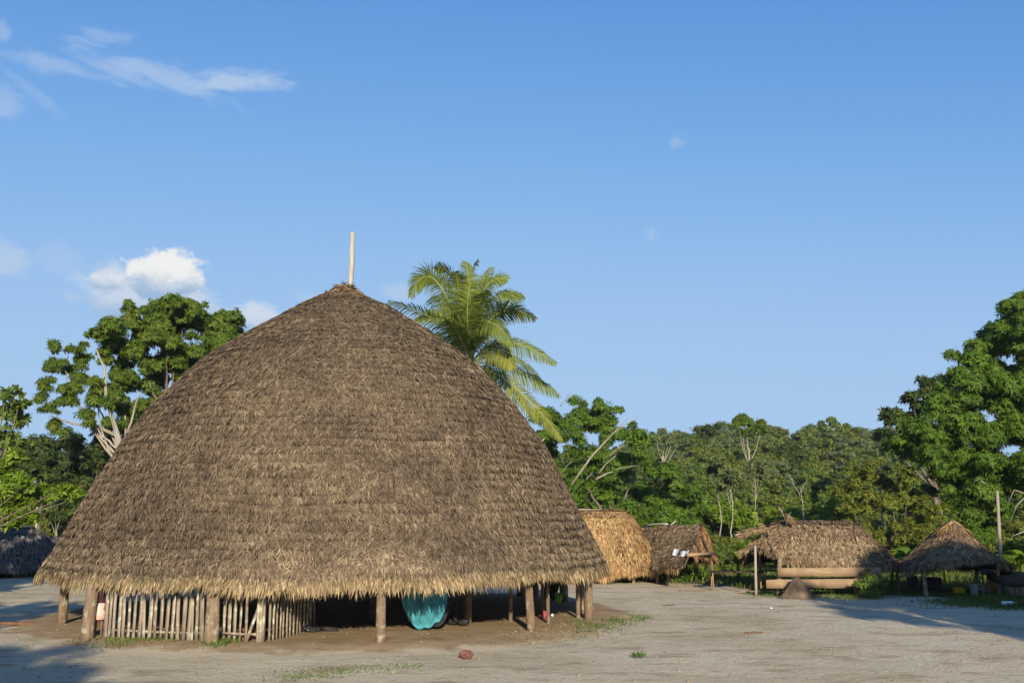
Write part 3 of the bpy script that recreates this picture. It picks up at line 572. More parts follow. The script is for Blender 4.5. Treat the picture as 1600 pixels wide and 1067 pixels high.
# ---- woods behind: prototypes, then one object per tree
def proto(name, label, cat, h, cw, chh, leaf, bark, n, k, L, W, ncl, group, tr=.18, shape='round'):
    cls = []
    for q in range(ncl):
        a = rng.random()*2*pi; e = rng.random()
        if shape == 'flat': r = cw*.5*math.sqrt(rng.random()); z = h-chh*.35*rng.random()-chh*.5*(r/(cw*.5))**2; rad = cw*.16
        else: el = rng.uniform(-.5, pi/2); r = cw*.5*cos(el)*(.55+.45*rng.random()); z = h-chh/2+chh/2*sin(el)*(.6+.4*rng.random()); rad = cw*.17*(.7+.6*rng.random())
        cls.append([r*cos(a), r*sin(a), z-rad*.5, rad])
    cl = np.array(cls); root = empty(name, (0, 0, 0), label, cat, group); t = MB(); wood_of(t, [0, 0, -1.5], [0, 0, max(h-chh*.7, .5)], cl, tr, min(ncl, 9)); t.build('trunk', bark, root, True)
    f = MB(); foliage(f, cl, n, k, L, W, .25, .75 if shape != 'flat' else .45, sp=3); tag(f.build('crown', leaf, root), kind='stuff'); return root
PR = {
 'round': proto('forest_tree', 'round-crowned forest tree in the woods behind the huts', 'tree', 12, 9, 11, M['mid'], M['bark'], 110, 6, .42, .17, 60, 'round trees of the woods behind the village'),
 'olive': proto('forest_tree', 'dull olive forest tree in the woods behind the huts', 'tree', 12, 8.5, 11, M['oliveg'], M['bark'], 105, 6, .40, .16, 56, 'olive trees of the woods behind the village'),
 'flat': proto('umbrella_tree', 'flat-topped layered tree in the woods behind the huts', 'tree', 12, 11, 8, M['greyg'], M['bark'], 105, 6, .40, .16, 52, 'flat-topped trees of the woods behind the village', shape='flat'),
 'dark': proto('forest_tree', 'dark dense forest tree in the woods behind the huts', 'tree', 11, 8, 10.4, M['dark'], M['bark'], 105, 6, .40, .16, 54, 'dark trees of the woods behind the village'),
 'bush': proto('bush', 'leafy mid green bush at the foot of the woods', 'bush', 3.2, 4.2, 3.4, M['mid'], M['bark'], 70, 6, .30, .11, 22, 'green bushes at the foot of the woods', .06),
 'bushb': proto('bush', 'fresh green bush at the foot of the woods', 'bush', 3.0, 4.0, 3.2, M['bright'], M['bark'], 60, 6, .28, .10, 22, 'fresh green bushes at the foot of the woods', .06),
 'busho': proto('bush', 'yellowish twiggy bush at the foot of the woods', 'bush', 3.2, 4.0, 3.4, M['olive'], M['bark'], 60, 5, .26, .09, 22, 'yellowish bushes at the foot of the woods', .06),
}
used = set()
PLACED = []
def place(kind, X, Y, top, wsc=1., label=None, group=None):
    h0 = {'round': 12, 'olive': 12, 'flat': 12, 'dark': 11, 'bush': 3.2, 'bushb': 3.0, 'busho': 3.2}[kind]
    o = PR[kind] if kind not in used else copy_tree(PR[kind]); used.add(kind); g = float(gz(X, Y)); h = max(top-g, 1.)
    o.location = (X, Y, g); o.rotation_euler = (0, 0, rng.random()*6.28); s = h/h0; o.scale = (s*wsc*rng.uniform(.9, 1.2), s*wsc*rng.uniform(.9, 1.2), s)
    if label: o['label'] = label
    if group: o['group'] = group
    PLACED.append((o, kind, X, Y)); return o
SKX = [-200, 0, 60, 130, 200, 840, 930, 1000, 1045, 1090, 1150, 1250, 1290, 1340, 1400, 1500, 1800]
SKY_ = [690, 690, 692, 695, 680, 690, 700, 684, 684, 676, 668, 670, 664, 670, 676, 700, 640]
rg2 = np.random.default_rng(5)
def cover(Y, px0, px1, stepm, drop, kinds, wsc, jit):
    """a row of trees whose tops reach a little below the wooded skyline"""
    X = at(px0, 700, Y)[0]; X1 = at(px1, 700, Y)[0]
    while X < X1:
        yy = Y+rg2.uniform(-5, 5)*Y/120; px = 800+X/yy*F; top = at(px, np.interp(px, SKX, SKY_)+drop+rg2.uniform(-jit*.4, jit), yy)[2]
        place(kinds[int(rg2.integers(len(kinds)))], X, yy, top, wsc*rg2.uniform(.8, 1.2)); X += stepm*rg2.uniform(.7, 1.3)
cover(300, 780, 1580, 8.5, -2, ['round', 'dark', 'flat', 'olive'], 1.2, 6)
cover(250, 800, 1560, 7.5, 3, ['round', 'flat', 'olive', 'round'], 1.1, 8)
cover(205, 840, 1520, 6.5, 14, ['flat', 'round', 'olive', 'flat'], 1.05, 9)
cover(170, 860, 1700, 6, 28, ['flat', 'round', 'olive', 'dark'], 1., 12)
cover(140, 980, 1480, 5.5, 44, ['olive', 'round', 'flat', 'round'], 1., 14)
cover(116, 1020, 1720, 5, 64, ['round', 'dark', 'olive', 'round'], 1.05, 16)
cover(97, 1030, 1700, 4.4, 90, ['round', 'olive', 'dark', 'round'], 1.05, 18)
cover(86, 1040, 1700, 4., 112, ['round', 'olive', 'olive'], 1.1, 14)
cover(76, 1470, 1720, 3.6, 150, ['dark', 'dark', 'round'], 1.1, 14)
cover(64, 1540, 1760, 3.4, 170, ['dark', 'round'], 1.1, 10)
cover(240, -160, 230, 8, 0, ['round', 'dark', 'flat'], 1.1, 8)
cover(150, -160, 220, 7, 20, ['round', 'dark', 'olive'], 1., 12)
cover(105, -160, 170, 5.5, 50, ['olive', 'round', 'dark'], 1., 14)
for Y, a, c, st, y0_, kinds in ((80, 1000, 1520, 3.6, 800, ['bush', 'bushb', 'busho', 'bush']), (72, 860, 1620, 3.2, 822, ['bush', 'busho', 'bushb', 'bush']), (64, 900, 1660, 2.9, 842, ['bush', 'bush', 'bushb']), (59, 1020, 1660, 2.8, 862, ['bush', 'bush', 'busho']),
                               (80, -120, 120, 4, 838, ['bush', 'busho']), (66, -120, 110, 3.4, 862, ['bush', 'bush'])):
    X = at(a, 800, Y)[0]; X1 = at(c, 800, Y)[0]
    while X < X1:
        yy = Y+rg2.uniform(-1.5, 1.5); px = 800+X/yy*F; place(kinds[int(rg2.integers(len(kinds)))], X, yy, at(px, y0_+rg2.uniform(-16, 16), yy)[2], rg2.uniform(.8, 1.15)); X += st*rg2.uniform(.7, 1.3)
LAND = [(40, 'beyond the dome hut'), (230, 'left of the big roof'), (900, 'right of the big roof'), (1000, 'above the golden hut'), (1110, 'above the gabled hut'), (1170, 'above the long dark bench'), (1260, 'above the long shelter, left half'), (1370, 'above the long shelter, right half'),
        (1450, 'above the gap beside the peaked hut'), (1540, 'behind the small peaked hut'), (9999, 'behind the pole at the right edge')]
KN = {'round': 'round green tree', 'olive': 'dull olive tree', 'flat': 'flat grey-green tree', 'dark': 'dark dense tree', 'bush': 'mid green bush', 'bushb': 'fresh green bush', 'busho': 'yellowish bush'}
bins = {}
for o, k, X, Y in PLACED:
    px = 800+X/Y*F; ld = [n_ for lim, n_ in LAND if px < lim][0]
    dp = ('on the skyline' if Y > 225 else 'high slope' if Y > 155 else 'mid slope' if Y > 108 else 'low slope') if 'bush' not in k else ('back row' if Y > 69 else 'front row')
    bins.setdefault((k, dp, ld), []).append((px, o))
ORD = ['leftmost', 'second from left', 'third from left', 'fourth from left', 'fifth from left', 'sixth from left', 'seventh from left', 'eighth from left', 'ninth from left']
for (k, dp, ld), l in bins.items():
    l.sort(key=lambda t: t[0])
    for q, (px, o) in enumerate(l): o['label'] = f'{KN[k]} {dp} {ld}'+('' if len(l) == 1 else f', {ORD[min(q, 8)]}')
# a few trees one can tell apart
def solo(name, label, lst, Y, trunkpx, leaf, bark, r0, n, L, W, flat=.5, extra=None, nl=20):
    cl = pxclumps(lst, Y, 1.5); fk = at(trunkpx[0], trunkpx[1], Y); tree(name, label, 'tree', gpt(trunkpx[0], Y), fk, cl, leaf, bark, r0*.6, n, 6, L, W, .2, flat, min(nl, 5), extra=extra)
solo('umbrella_tree', 'pale-trunked flat-topped tree standing above the skyline, right of the dark green tree mass', [(1025, 683, 7), (1038, 680, 8), (1052, 683, 7), (1062, 686, 5), (1045, 690, 6), (1018, 688, 4)], 130, (1036, 712), M['greyg'], M['whitebark'], .28, 90, .5, .2)
solo('emergent_tree', 'two-lobed tree standing highest above the middle of the skyline', [(1163, 655, 9), (1155, 662, 7), (1172, 660, 7), (1190, 662, 8), (1195, 670, 6), (1182, 672, 5), (1165, 675, 7)], 150, (1170, 700), M['mangoL'], M['whitebark'], .3, 110, .6, .24, .7)
solo('dark_tree', 'dark flat tree on the skyline left of the two-lobed tree', [(1095, 674, 6), (1107, 671, 7), (1120, 667, 6), (1112, 678, 7), (1098, 682, 6)], 180, (1107, 695), M['dark'], M['bark'], .3, 100, .6, .26, .6)
solo('dome_tree', 'smooth domed tree on the skyline above the long shelter', [(1285, 668, 8), (1300, 664, 9), (1314, 668, 8), (1298, 674, 10)], 220, (1300, 690), M['mid'], M['bark'], .35, 160, .7, .28, .6)
for q, (x, yt, yb, Y, lab) in enumerate([(1122, 735, 815, 74, 'slim tree with pale bare trunk in the woods above the gabled hut, the left one'), (1141, 750, 830, 72, 'slim tree with pale bare trunk in the woods above the gabled hut, the right one'), (1180, 735, 800, 82, 'slim pale tree above the left end of the long shelter')]):
    solo('slender_tree', lab, [(x-8, yt, 9), (x+6, yt-5, 9), (x-2, yt-12, 9), (x+10, yt+10, 6), (x-12, yt+12, 5)], Y, (x, yt+15), M['greyg'], M['whitebark'], .075, 60, .34, .14, .6)
for q, (pts, Y, lab) in enumerate([([((1255, 800), (1250, 760)), ((1250, 775), (1238, 752)), ((1250, 770), (1262, 748)), ((1238, 752), (1232, 742))], 70, 'bare white forked snag above the middle of the long shelter'), ([((1228, 822), (1222, 795)), ((1226, 815), (1236, 800)), ((1224, 805), (1216, 790))], 55, 'small bare pale snag just over the ridge of the long shelter'), ([((1375, 760), (1368, 725)), ((1370, 740), (1350, 722)), ((1370, 738), (1392, 718)), ((1380, 728), (1395, 722))], 66, 'grey leafless shrub standing over the yellow-green bush tree')]):
    mb = MB()
    for a, c in pts: mb.tube(curve(at(*a, Y), at(*c, Y), .03, 5, .08), .032*np.linspace(1, .4, 5), 6)
    a0 = at(*pts[0][0], Y); mb.tube([[a0[0], Y, float(gz(a0[0], Y))-.1], a0], [.06, .045], 6)
    o = mb.build('dead_shrub', M['whitebark'], None, True); tag(o, lab, 'dead shrub')

# trees behind and beside the camera: their shadows reach into the square
def shade(X, Y, r, z0, z1, n, lab, R0=.2):
    cl = []
    for q in range(n):
        a = rng.random()*2*pi; rr_ = r*math.sqrt(rng.random()); cl.append([X+rr_*cos(a), Y+rr_*sin(a)*.8, rng.uniform(z0, z1), r*.3])
    tree('shade_tree', lab, 'tree', [X, Y, float(gz(X, Y))], [X, Y, z0], np.array(cl), M['mango'], M['bark'], R0, 90, 7, .42, .13, .3)
shade(-16.6, 12, 3.3, 4.3, 8.8, 38, 'tree left of the camera whose shade lies beside the big house')
shade(-6.9, -13.6, 3.6, 9, 12.4, 40, 'tree behind the camera whose shade lies in the lower left corner', .35)
shade(-2.9, -14.2, 1.4, 9.8, 11.2, 7, 'slim tree behind the camera with a small crown', .09)
shade(19.6, 9, 3.7, 5, 10.8, 52, 'tree right of the camera shading the small peaked hut')
shade(24.4, 8.5, 4.6, 6.5, 12.7, 90, 'taller tree right of the camera shading the far right of the square')
shade(20.5, 20, 3.2, 2.5, 6.5, 26, 'low tree right of the square outside the picture')
shade(-25.5, 32, 4, 5, 9, 30, 'tree beyond the left edge shading the dome hut')
# ------------------------------------------------------------------ small huts
def obj_prism(mb, pts, thick):                              # a slab from four corners
    p = np.array(pts, float); n = unit(np.cross(p[1]-p[0], p[2]-p[0])); V = np.vstack([p, p+n*thick]); mb.add(V, [[3, 2, 1, 0], [4, 5, 6, 7], [0, 1, 5, 4], [1, 2, 6, 5], [2, 3, 7, 6], [3, 0, 4, 7]])
def post(root, x0, x1, r, m='post', name='post'):
    mb = MB(); mb.tube(curve(x0, x1, 0, 5, .012), r*np.linspace(1.1, .9, 5), 8, True, .04); return mb.build(name, M[m], root, True)
def hut(name, label, A, B, prof, m, mf, dens=330, fringe=90, flen=.4, ecut=None, wob=.06, eave=.12, cat='hut', posts=(), seed=3, L=.30, W=.042, spread=.42):
    base = np.array([(A[0]+B[0])/2, (A[1]+B[1])/2, 0.]); base[2] = gz(base[0], base[1]); root = empty(name, base, label, cat)
    Sf, per, tot = stadium(A, B, prof, wob, eave, seed, ecut); shell(Sf, 'roof_shell', M['under'], root, 90, 22, -.02, .16)
    thatch_one(Sf, per, tot, root, m, mf, dens, L, W, spread, .24, fringe, flen)
    for x, y, zt, r in posts: post(root, [x, y, gz(x, y)-.2], [x+rng.normal()*.03, y, zt], r)
    return root, Sf
# golden hut
A = at(880, 800, 52.7); ga, gb = (0.5, 52.9), (5.15, 52.7)
hy, Sy = hut('thatched_hut', 'golden straw barrel-roofed hut just right of the big round house', ga, gb, [(.04, 3.66), (.55, 3.56), (1.0, 3.3), (1.45, 2.7), (1.95, 1.75), (2.38, .66)], M['gold'], M['gold'], 380, 120, .48, wob=.07, spread=.3,
            posts=[(6.1, 51.3, 1.2, .09), (4.2, 50.9, 1.2, .09), (2.2, 50.9, 1.2, .09), (6.6, 52.7, 1.2, .08), (6.1, 54.2, 1.2, .09), (3, 54.5, 1.2, .09), (0, 54.5, 1.2, .09), (0, 51, 1.2, .09)])
mb = MB(); mb.tube(curve([.6, 52.55, 3.68], [4.6, 52.35, 3.62], .004, 8, .004), .045, 6); mb.build('ridge_pole', M['pale'], hy, True); rebase(hy)
# gabled hut
R0 = at(1002, 823, 54.5); R1 = at(1097, 818, 50); E1 = at(1067, 883, 47.2); E0 = at(1014, 890, 51.2); B1 = at(1121, 873, 52.3); B0 = R0+(B1-R1)
gh = empty('gabled_hut', [(R0[0]+R1[0])/2, 52, float(gz(9, 52))], 'brown gabled hut with open gable end and two white sheets on its roof slope', 'hut')
def patch(a, b_, c, d, sag=.12, sd=0):
    a, b_, c, d = map(np.array, (a, b_, c, d))
    def Sf(u, s):
        u = np.asarray(u, float)[..., None]; s = np.asarray(s, float)[..., None]; P = (a*(1-u)+b_*u)*(1-s)+(d*(1-u)+c*u)*s
        nz = fbm(u[..., 0]*5+sd, s[..., 0]*4, 3, sd)-.45; P = P+np.array([0, 0, 1.])*(nz[..., None]*.16-sag*np.sin(pi*s)*1.+.12*(vnoise(u*9, u*0, sd+2)-.5)*s**3); return P
    return Sf
for (Sf, nm, sd) in ((patch(R0, R1, E1, E0, .10, 1), 'front', 1), (patch(R1+[0, .02, 0], R0+[0, .02, 0], B0, B1, .05, 2), 'back', 2)):
    shell(Sf, 'roof_shell', wood('rough_underside', (.10, .05, .02), (.22, .12, .05)) if nm == 'back' else M['under'], gh, 40, 20, -.02, .10, closed=False)
    thatch_one(Sf, 4.5, 3.2, gh, M['brown'], M['gold'], 360, .30, .042, .4, .26, 90, .34)
for a, c in ((R1+[-.02, -.1, -.12], B1+[-.15, -.1, -.1]), (R1*.62+R0*.38+[0, 0, -.3], B1*.62+B0*.38+[0, 0, -.1]), (R1+[-.1, -.05, -.15], E1+[.05, -.05, -.05])):
    mb = MB(); mb.tube([a, c], .05, 6); mb.build('rafter', M['darkwood'], gh)
M['gable'] = thatchmat('brown_gable_leaves', [(.05, (.11, .06, .028)), (.5, (.24, .14, .068)), (.97, (.40, .26, .13))], (.8, .7, .6), sc=1.5)
G1 = at(1080, 868, 48.0); G2 = at(1119, 874, 50.6); Sgab = patch(R1+[-.12, -.0, -.1], R1+[.08, .02, -.1], G2, G1, -.03, 5)
shell(Sgab, 'gable_wall', M['gable'], gh, 20, 14, .0, .06, closed=False)
mb = MB(); n = 1500; u = rng.random(n); s_ = rng.random(n)**.6*.97; blades(mb, Sgab, u, s_, .26*(.6+.7*rng.random(n)), .04*np.ones(n), .35, .08+.1*rng.random(n)); tag(mb.build('gable_thatch', M['gable'], gh), kind='stuff')
for a, c in (((1096, 837), (1116, 880)), ((1086, 845), (1103, 880))):
    ya = 49.3 if a[0] == 1096 else 48.6; mb = MB(); mb.tube([at(*a, ya), at(*c, ya+.3)], .045, 6); mb.build('gable_pole', M['darkwood'], gh)
mb = MB(); mb.tube([at(1074, 867, 47.6), at(1115, 864, 49.5)], .085, 7); mb.build('tie_beam', M['plank'], gh, True)
post(gh, gnd(1091, 902)-[0, 0, .1], at(1087, 867, 48.3), .13, 'plank'); post(gh, gnd(1072, 899)-[0, 0, .1], at(1072, 870, 49.3), .06, 'plank')
for q in range(3):
    p = E0*(1-q/3)+E1*(q/3)+[0, .8, .1]; post(gh, [p[0], p[1], 0], p, .07)
post(gh, [B1[0]-.4, B1[1]-.5, 0], B1+[-.4, -.5, .2], .07); post(gh, [B0[0]+.4, B0[1]-.5, 0], B0+[.4, -.5, .2], .07)
mb = MB(); mb.tube([at(1046, 822, 52), at(1053, 816, 51.8), at(1056, 813, 51.8)], [.05, .04, .02], 6); mb.build('ridge_stick', M['pale'], gh)
mb = MB(); mb.tube(curve(R0+[.2, -.05, .08], R0*.55+R1*.45+[0, -.05, .08], .01, 6, .01), .05, 6); mb.build('ridge_pole', M['pale'], gh, True)
rebase(gh)
M['whitecloth'] = flat('white_cloth', (.75, .76, .74), .8, .1, .04)
Sg = patch(R0, R1, E1, E0, .10, 1)
for u0, u1, s0, s1, lab in ((.62, .76, .60, .77, 'square white sheet lying on the slope of the gabled hut'), (.80, .99, .66, .80, 'rumpled white sheet beside the square one on the gabled hut')):
    uu, ss = np.meshgrid(np.linspace(u0, u1, 9), np.linspace(s0, s1, 7)); P, T, U, N = frame_(Sg, uu.ravel(), ss.ravel()); P = P+np.array([0, -.12, .10])+N*(.03*np.sin(uu.ravel()*60)+.03*rng.random(63))[:, None]
    P = np.vstack([P, P-N*.012]); q = (np.arange(6)[:, None]*9+np.arange(8)[None]).ravel(); f1 = np.stack([q, q+1, q+10, q+9], 1); o = mesh('sheet', P, [f1, f1[:, ::-1]+63], M['whitecloth'], None, None, True); tag(o, lab, 'sheet')
# long open shelter
hs, Ss = hut('open_shelter', 'long low open-sided shelter with ragged thatch and two wide planks along its front', (12.4, 45.6), (14.8, 45.4), [(.05, 3.14), (.5, 3.0), (1.0, 2.62), (1.6, 2.0), (2.15, 1.38)], M['brown'], M['brown'], 420, 110, .34, wob=.08, eave=.16, seed=12, cat='shelter',
            ecut=lambda u: 1-.32*np.clip(np.sin((u-.78)/.22*pi), 0, 1)*(u > .78))
for nm, lst in (('post', [((1181, 926), (1180, 852), 43.9, .06), ((1216, 925), (1219, 868), 43.5, .11), ((1338, 930), (1338, 872), 43.3, .10), ((1372, 922), (1368, 866), 44.5, .08), ((1188, 918), (1187, 850), 46.8, .07), ((1300, 912), (1300, 865), 47.2, .08), ((1374, 912), (1372, 860), 47., .08)]),):
    for a, c, Y, r in lst: p = at(*a, Y); post(hs, [p[0], Y, -.15], at(*c, Y), r, 'palepost' if r < .08 else 'post')
def plank(root, pa, pb, h, Y0, Y1, m='plank', name='plank', th=.05):
    a = at(*pa, Y0); c = at(*pb, Y1); d = c-a; mb = MB(); L = np.linalg.norm(d[:2]); n = 7; V = []
    nr = np.array([d[1], -d[0], 0])/L
    for k in range(n):
        p = a+d*k/(n-1); w_ = h/2*(1+.05*rng.normal())
        for zz, yy in ((-w_, 0), (-w_, th), (w_, th), (w_, 0)): V.append(p+[0, 0, zz]+nr*yy)
    Q = [[3, 2, 1, 0], [4*n-4, 4*n-3, 4*n-2, 4*n-1]]+[[4*k+j, 4*k+(j+1) % 4, 4*k+4+(j+1) % 4, 4*k+4+j] for k in range(n-1) for j in range(4)]
    mb.add(V, Q); return mb.build(name, M[m], root)
plank(hs, (1215, 893.5), (1376, 893), .36, 43.2, 43.1); plank(hs, (1197, 912), (1348, 911), .36, 43.0, 43.0)
plank(hs, (1341, 874), (1379, 873), .36, 43.6, 43.9, 'slat'); plank(hs, (1262, 905), (1338, 903), .12, 44.5, 44.5, 'slat')
mb = MB(); mb.tube([at(1217, 812, 43.9), at(1216, 830, 43.35), at(1222, 838, 43.1), at(1223, 850, 42.9), at(1226, 860, 42.75)], [.03, .03, .025, .02, .02], 5); mb.build('vine', M['darkwood'], hs)
mb = MB(); mb.tube([at(1344, 806, 44.6), at(1345, 825, 43.6), at(1350, 842, 43.2)], [.03, .025, .02], 5); mb.build('roof_stick', M['bark'], hs)
for pts in ([(1205, 824), (1185, 826), (1158, 836)], [(1200, 840), (1180, 848), (1160, 863)], [(1232, 808), (1228, 804), (1236, 812)]):   # ragged fronds hanging off the left end
    mb = MB(); n = 260; t = rng.random(n); P0, P1, P2 = [at(x, y, 44.6) for x, y in pts]; Cc = 2*P1-.5*(P0+P2); P = ((1-t)**2)[:, None]*P0+(2*t*(1-t))[:, None]*Cc+(t*t)[:, None]*P2; d = unit(P2-P0)
    mb.kites(P+rng.normal(size=(n, 3))*.05, d+rng.normal(size=(n, 3))*.35-[0, 0, .25], rng.normal(size=(n, 3)), .34, .04, .1, .1); mb.build('loose_frond', M['brown'], hs)
rebase(hs)
# small peaked hut
dX = at(1492, 820, 43.5)[0]
hd, Sd = hut('peaked_hut', 'small peaked hut with shaggy straw on its tip, standing in shade at the right', (dX, 43.6), (dX+.05, 44.5), [(.03, 3.12), (.4, 2.72), (.95, 2.2), (1.55, 1.64), (2.2, 1.14)], M['brown'], M['brown'], 420, 110, .34, wob=.05, eave=.06, seed=21,
            ecut=lambda u: 1-.30*np.clip(np.sin((u-.62)/.38*pi), 0, 1)*(u > .62), posts=[(dX-1.7, 42.9, 1.5, .09), (dX+1.25, 42.6, 1.6, .07), (dX+1.9, 43.6, 1.3, .07), (dX-1.9, 45.4, 1.4, .09), (dX+1.9, 46, 1.4, .09), (dX-.2, 46.8, 1.5, .08)])
mb = MB(); n = 420; a = rng.random(n)*2*pi; rr_ = .5*rng.random(n); P = np.stack([dX+.0+rr_*np.cos(a), 43.7+rr_*np.sin(a), 3.22-.9*rr_], 1)
mb.kites(P, np.stack([np.cos(a), np.sin(a), -.6-.5*rng.random(n)], 1), np.tile([0, 0, 1.], (n, 1))+rng.normal(size=(n, 3))*.4, .62*(.5+.6*rng.random(n)), .04, .1, .1); tag(mb.build('roof_cap', M['gold'], hd), kind='stuff')
rebase(hd)
# left: dome hut and a dark stack
p = at(10, 880, 56)
he, _ = hut('dome_hut', 'grey dome-roofed hut in deep shade at the left edge', (p[0]-3, 57.2), (p[0]+.2, 56.8), [(.04, 2.75), (.6, 2.66), (1.2, 2.35), (1.75, 1.7), (2.15, .55)], M['dark_thatch'], M['dark_thatch'], 300, 80, .3, seed=31, posts=[(p[0]-1, 55.6, 1., .09), (p[0]+1.2, 55.8, 1., .09)]); rebase(he)
p = at(66, 860, 60)
hf, _ = hut('peaked_hut', 'black low peaked thatch between the dome hut and the big roof', (p[0]-.3, 60.5), (p[0]+.5, 60.2), [(.04, 2.1), (.5, 1.95), (1.0, 1.5), (1.5, .9)], M['dark_thatch'], M['dark_thatch'], 300, 80, .3, seed=37, posts=[(p[0], 60.2, 1.6, .08)]); rebase(hf)

# ------------------------------------------------------------------ people
SKIN = flat('brown_skin', (.20, .095, .055), .55, .35, .06); HAIR = flat('black_hair', (.012, .010, .010), .5, .4, .1)
def person(name, label, loc, rz, h, J, top, bot, skirt=True, cat='person', extra=None):
    """J: joints in units of body height; the body is one skin-modifier surface"""
    loc = np.array(loc, float); root = empty(name, loc, label, cat, rz=rz)
    jn = [('pel', (0, 0, .52), .075), ('waist', (0, 0, .60), .062), ('chest', (0, .0, .72), .072), ('neck0', (0, 0, .82), .034), ('neck', (0, -.004, .86), .026), ('head', (0, -.012, .905), .052), ('crown', (0, -.006, .955), .046)]
    ed = [(0, 1), (1, 2), (2, 3), (3, 4), (4, 5), (5, 6)]
    for sg, key in ((-1, 'L'), (1, 'R')):
        base = len(jn); aj = J.get('arm'+key, [(.13, 0, .64), (.14, -.03, .50)]); lj = J.get('leg'+key, [(.05, 0, .28), (.05, .01, .05)])
        jn += [('sh', (sg*.095, 0, .80), .036), ('el', (sg*aj[0][0], aj[0][1], aj[0][2]), .022), ('wr', (sg*aj[1][0], aj[1][1], aj[1][2]), .015), ('hd', (sg*aj[1][0]*1.0, aj[1][1]-.025, aj[1][2]-.035), .013)]
        ed += [(3, base), (base, base+1), (base+1, base+2), (base+2, base+3)]
        for f_ in range(4): jn.append(('fi', (sg*(aj[1][0]+.008*(f_-1.5)), aj[1][1]-.04, aj[1][2]-.075+.004*abs(f_-1)), .0045)); ed.append((base+3, len(jn)-1))
        jn.append(('th', (sg*(aj[1][0]-.02), aj[1][1]-.045, aj[1][2]-.05), .005)); ed.append((base+3, len(jn)-1))
        b2 = len(jn); jn += [('hip', (sg*.048, 0, .49), .055), ('kn', (sg*lj[0][0], lj[0][1], lj[0][2]), .034), ('an', (sg*lj[1][0], lj[1][1], lj[1][2]), .02), ('toe', (sg*lj[1][0]*1.1, lj[1][1]-.075, .018), .017)]
        ed += [(0, b2), (b2, b2+1), (b2+1, b2+2), (b2+2, b2+3)]
    me = bpy.data.meshes.new('body'); me.from_pydata([tuple(np.array(p_)*h) for _, p_, _ in jn], ed, []); me.materials.append(SKIN)
    o = bpy.data.objects.new('body', me); C.objects.link(o); o.parent = root; md = o.modifiers.new('skin', 'SKIN'); md.use_smooth_shade = True
    for v, (_, _, r) in zip(me.skin_vertices[0].data, jn): v.radius = (r*h, r*h*.8); 
    me.skin_vertices[0].data[0].use_root = True; sb = o.modifiers.new('sub', 'SUBSURF'); sb.levels = sb.render_levels = 2
    def lathe(nm, rows, m, k=20, fold=0.):
        V = []; 
        for z, rx, ry, cy in rows:
            for q in range(k): a = 2*pi*q/k; f_ = 1+fold*sin(a*5+z*8)*(1 if z < rows[0][0] else 0); V.append((rx*cos(a)*f_*h, (cy+ry*sin(a)*f_)*h, z*h))
        n_ = len(rows); Q = [[r*k+q, r*k+(q+1) % k, (r+1)*k+(q+1) % k, (r+1)*k+q] for r in range(n_-1) for q in range(k)]
        ob = mesh(nm, V, [Q], m, root, None, True); so_ = ob.modifiers.new('t', 'SOLIDIFY'); so_.thickness = .008*h; so_.offset = 1; return ob
    lathe('top', [(.835, .045, .04, 0), (.815, .085, .055, 0), (.77, .098, .075, 0), (.70, .093, .075, 0), (.60, .080, .068, 0), (.53, .092, .08, 0)], top)
    if skirt: lathe('skirt', [(.60, .084, .072, 0), (.54, .098, .085, 0), (.45, .105, .092, 0), (.31, .118, .105, 0)], bot, 24, .05)
    lathe('hair', [(.985, .004, .004, 0), (.978, .03, .03, .002), (.955, .052, .052, .004), (.925, .058, .058, .010), (.89, .056, .050, .020), (.85, .042, .034, .028)], HAIR)
    nose = MB(); nose.box((0, -.062*h, .905*h), (.012*h, .014*h, .022*h)); nose.build('nose', SKIN, root)
    ey = flat('eye_'+name, (.02, .015, .012), .3, .5)
    for sg in (-1, 1): e = MB(); e.box((sg*.02*h, -.058*h, .918*h), (.012*h, .006*h, .006*h)); e.build('eye', ey, root)
    mo = MB(); mo.box((0, -.058*h, .878*h), (.026*h, .006*h, .006*h)); mo.build('mouth', flat('lip_'+name, (.14, .05, .04)), root)
    return root
g = gnd(153, 994, .13); g[2] = .12
person('person', 'person in dark top and pale pink skirt standing behind the left thick post', g, radians(15), 1.52,
       {'armL': [(.16, .01, .66), (.20, -.03, .60)], 'armR': [(.13, -.01, .64), (.09, -.06, .55)]}, flat('maroon_top', (.05, .018, .028), .85), flat('pale_pink_skirt', (.72, .46, .40), .85))
g = gnd(30, 903); g[2] = float(gz(g[0], g[1]))
person('person', 'person in a magenta top standing in shade in front of the dome hut', g, radians(-20), 1.25, {}, flat('magenta_top', (.42, .05, .22), .8), flat('dark_skirt', (.05, .04, .05), .85))

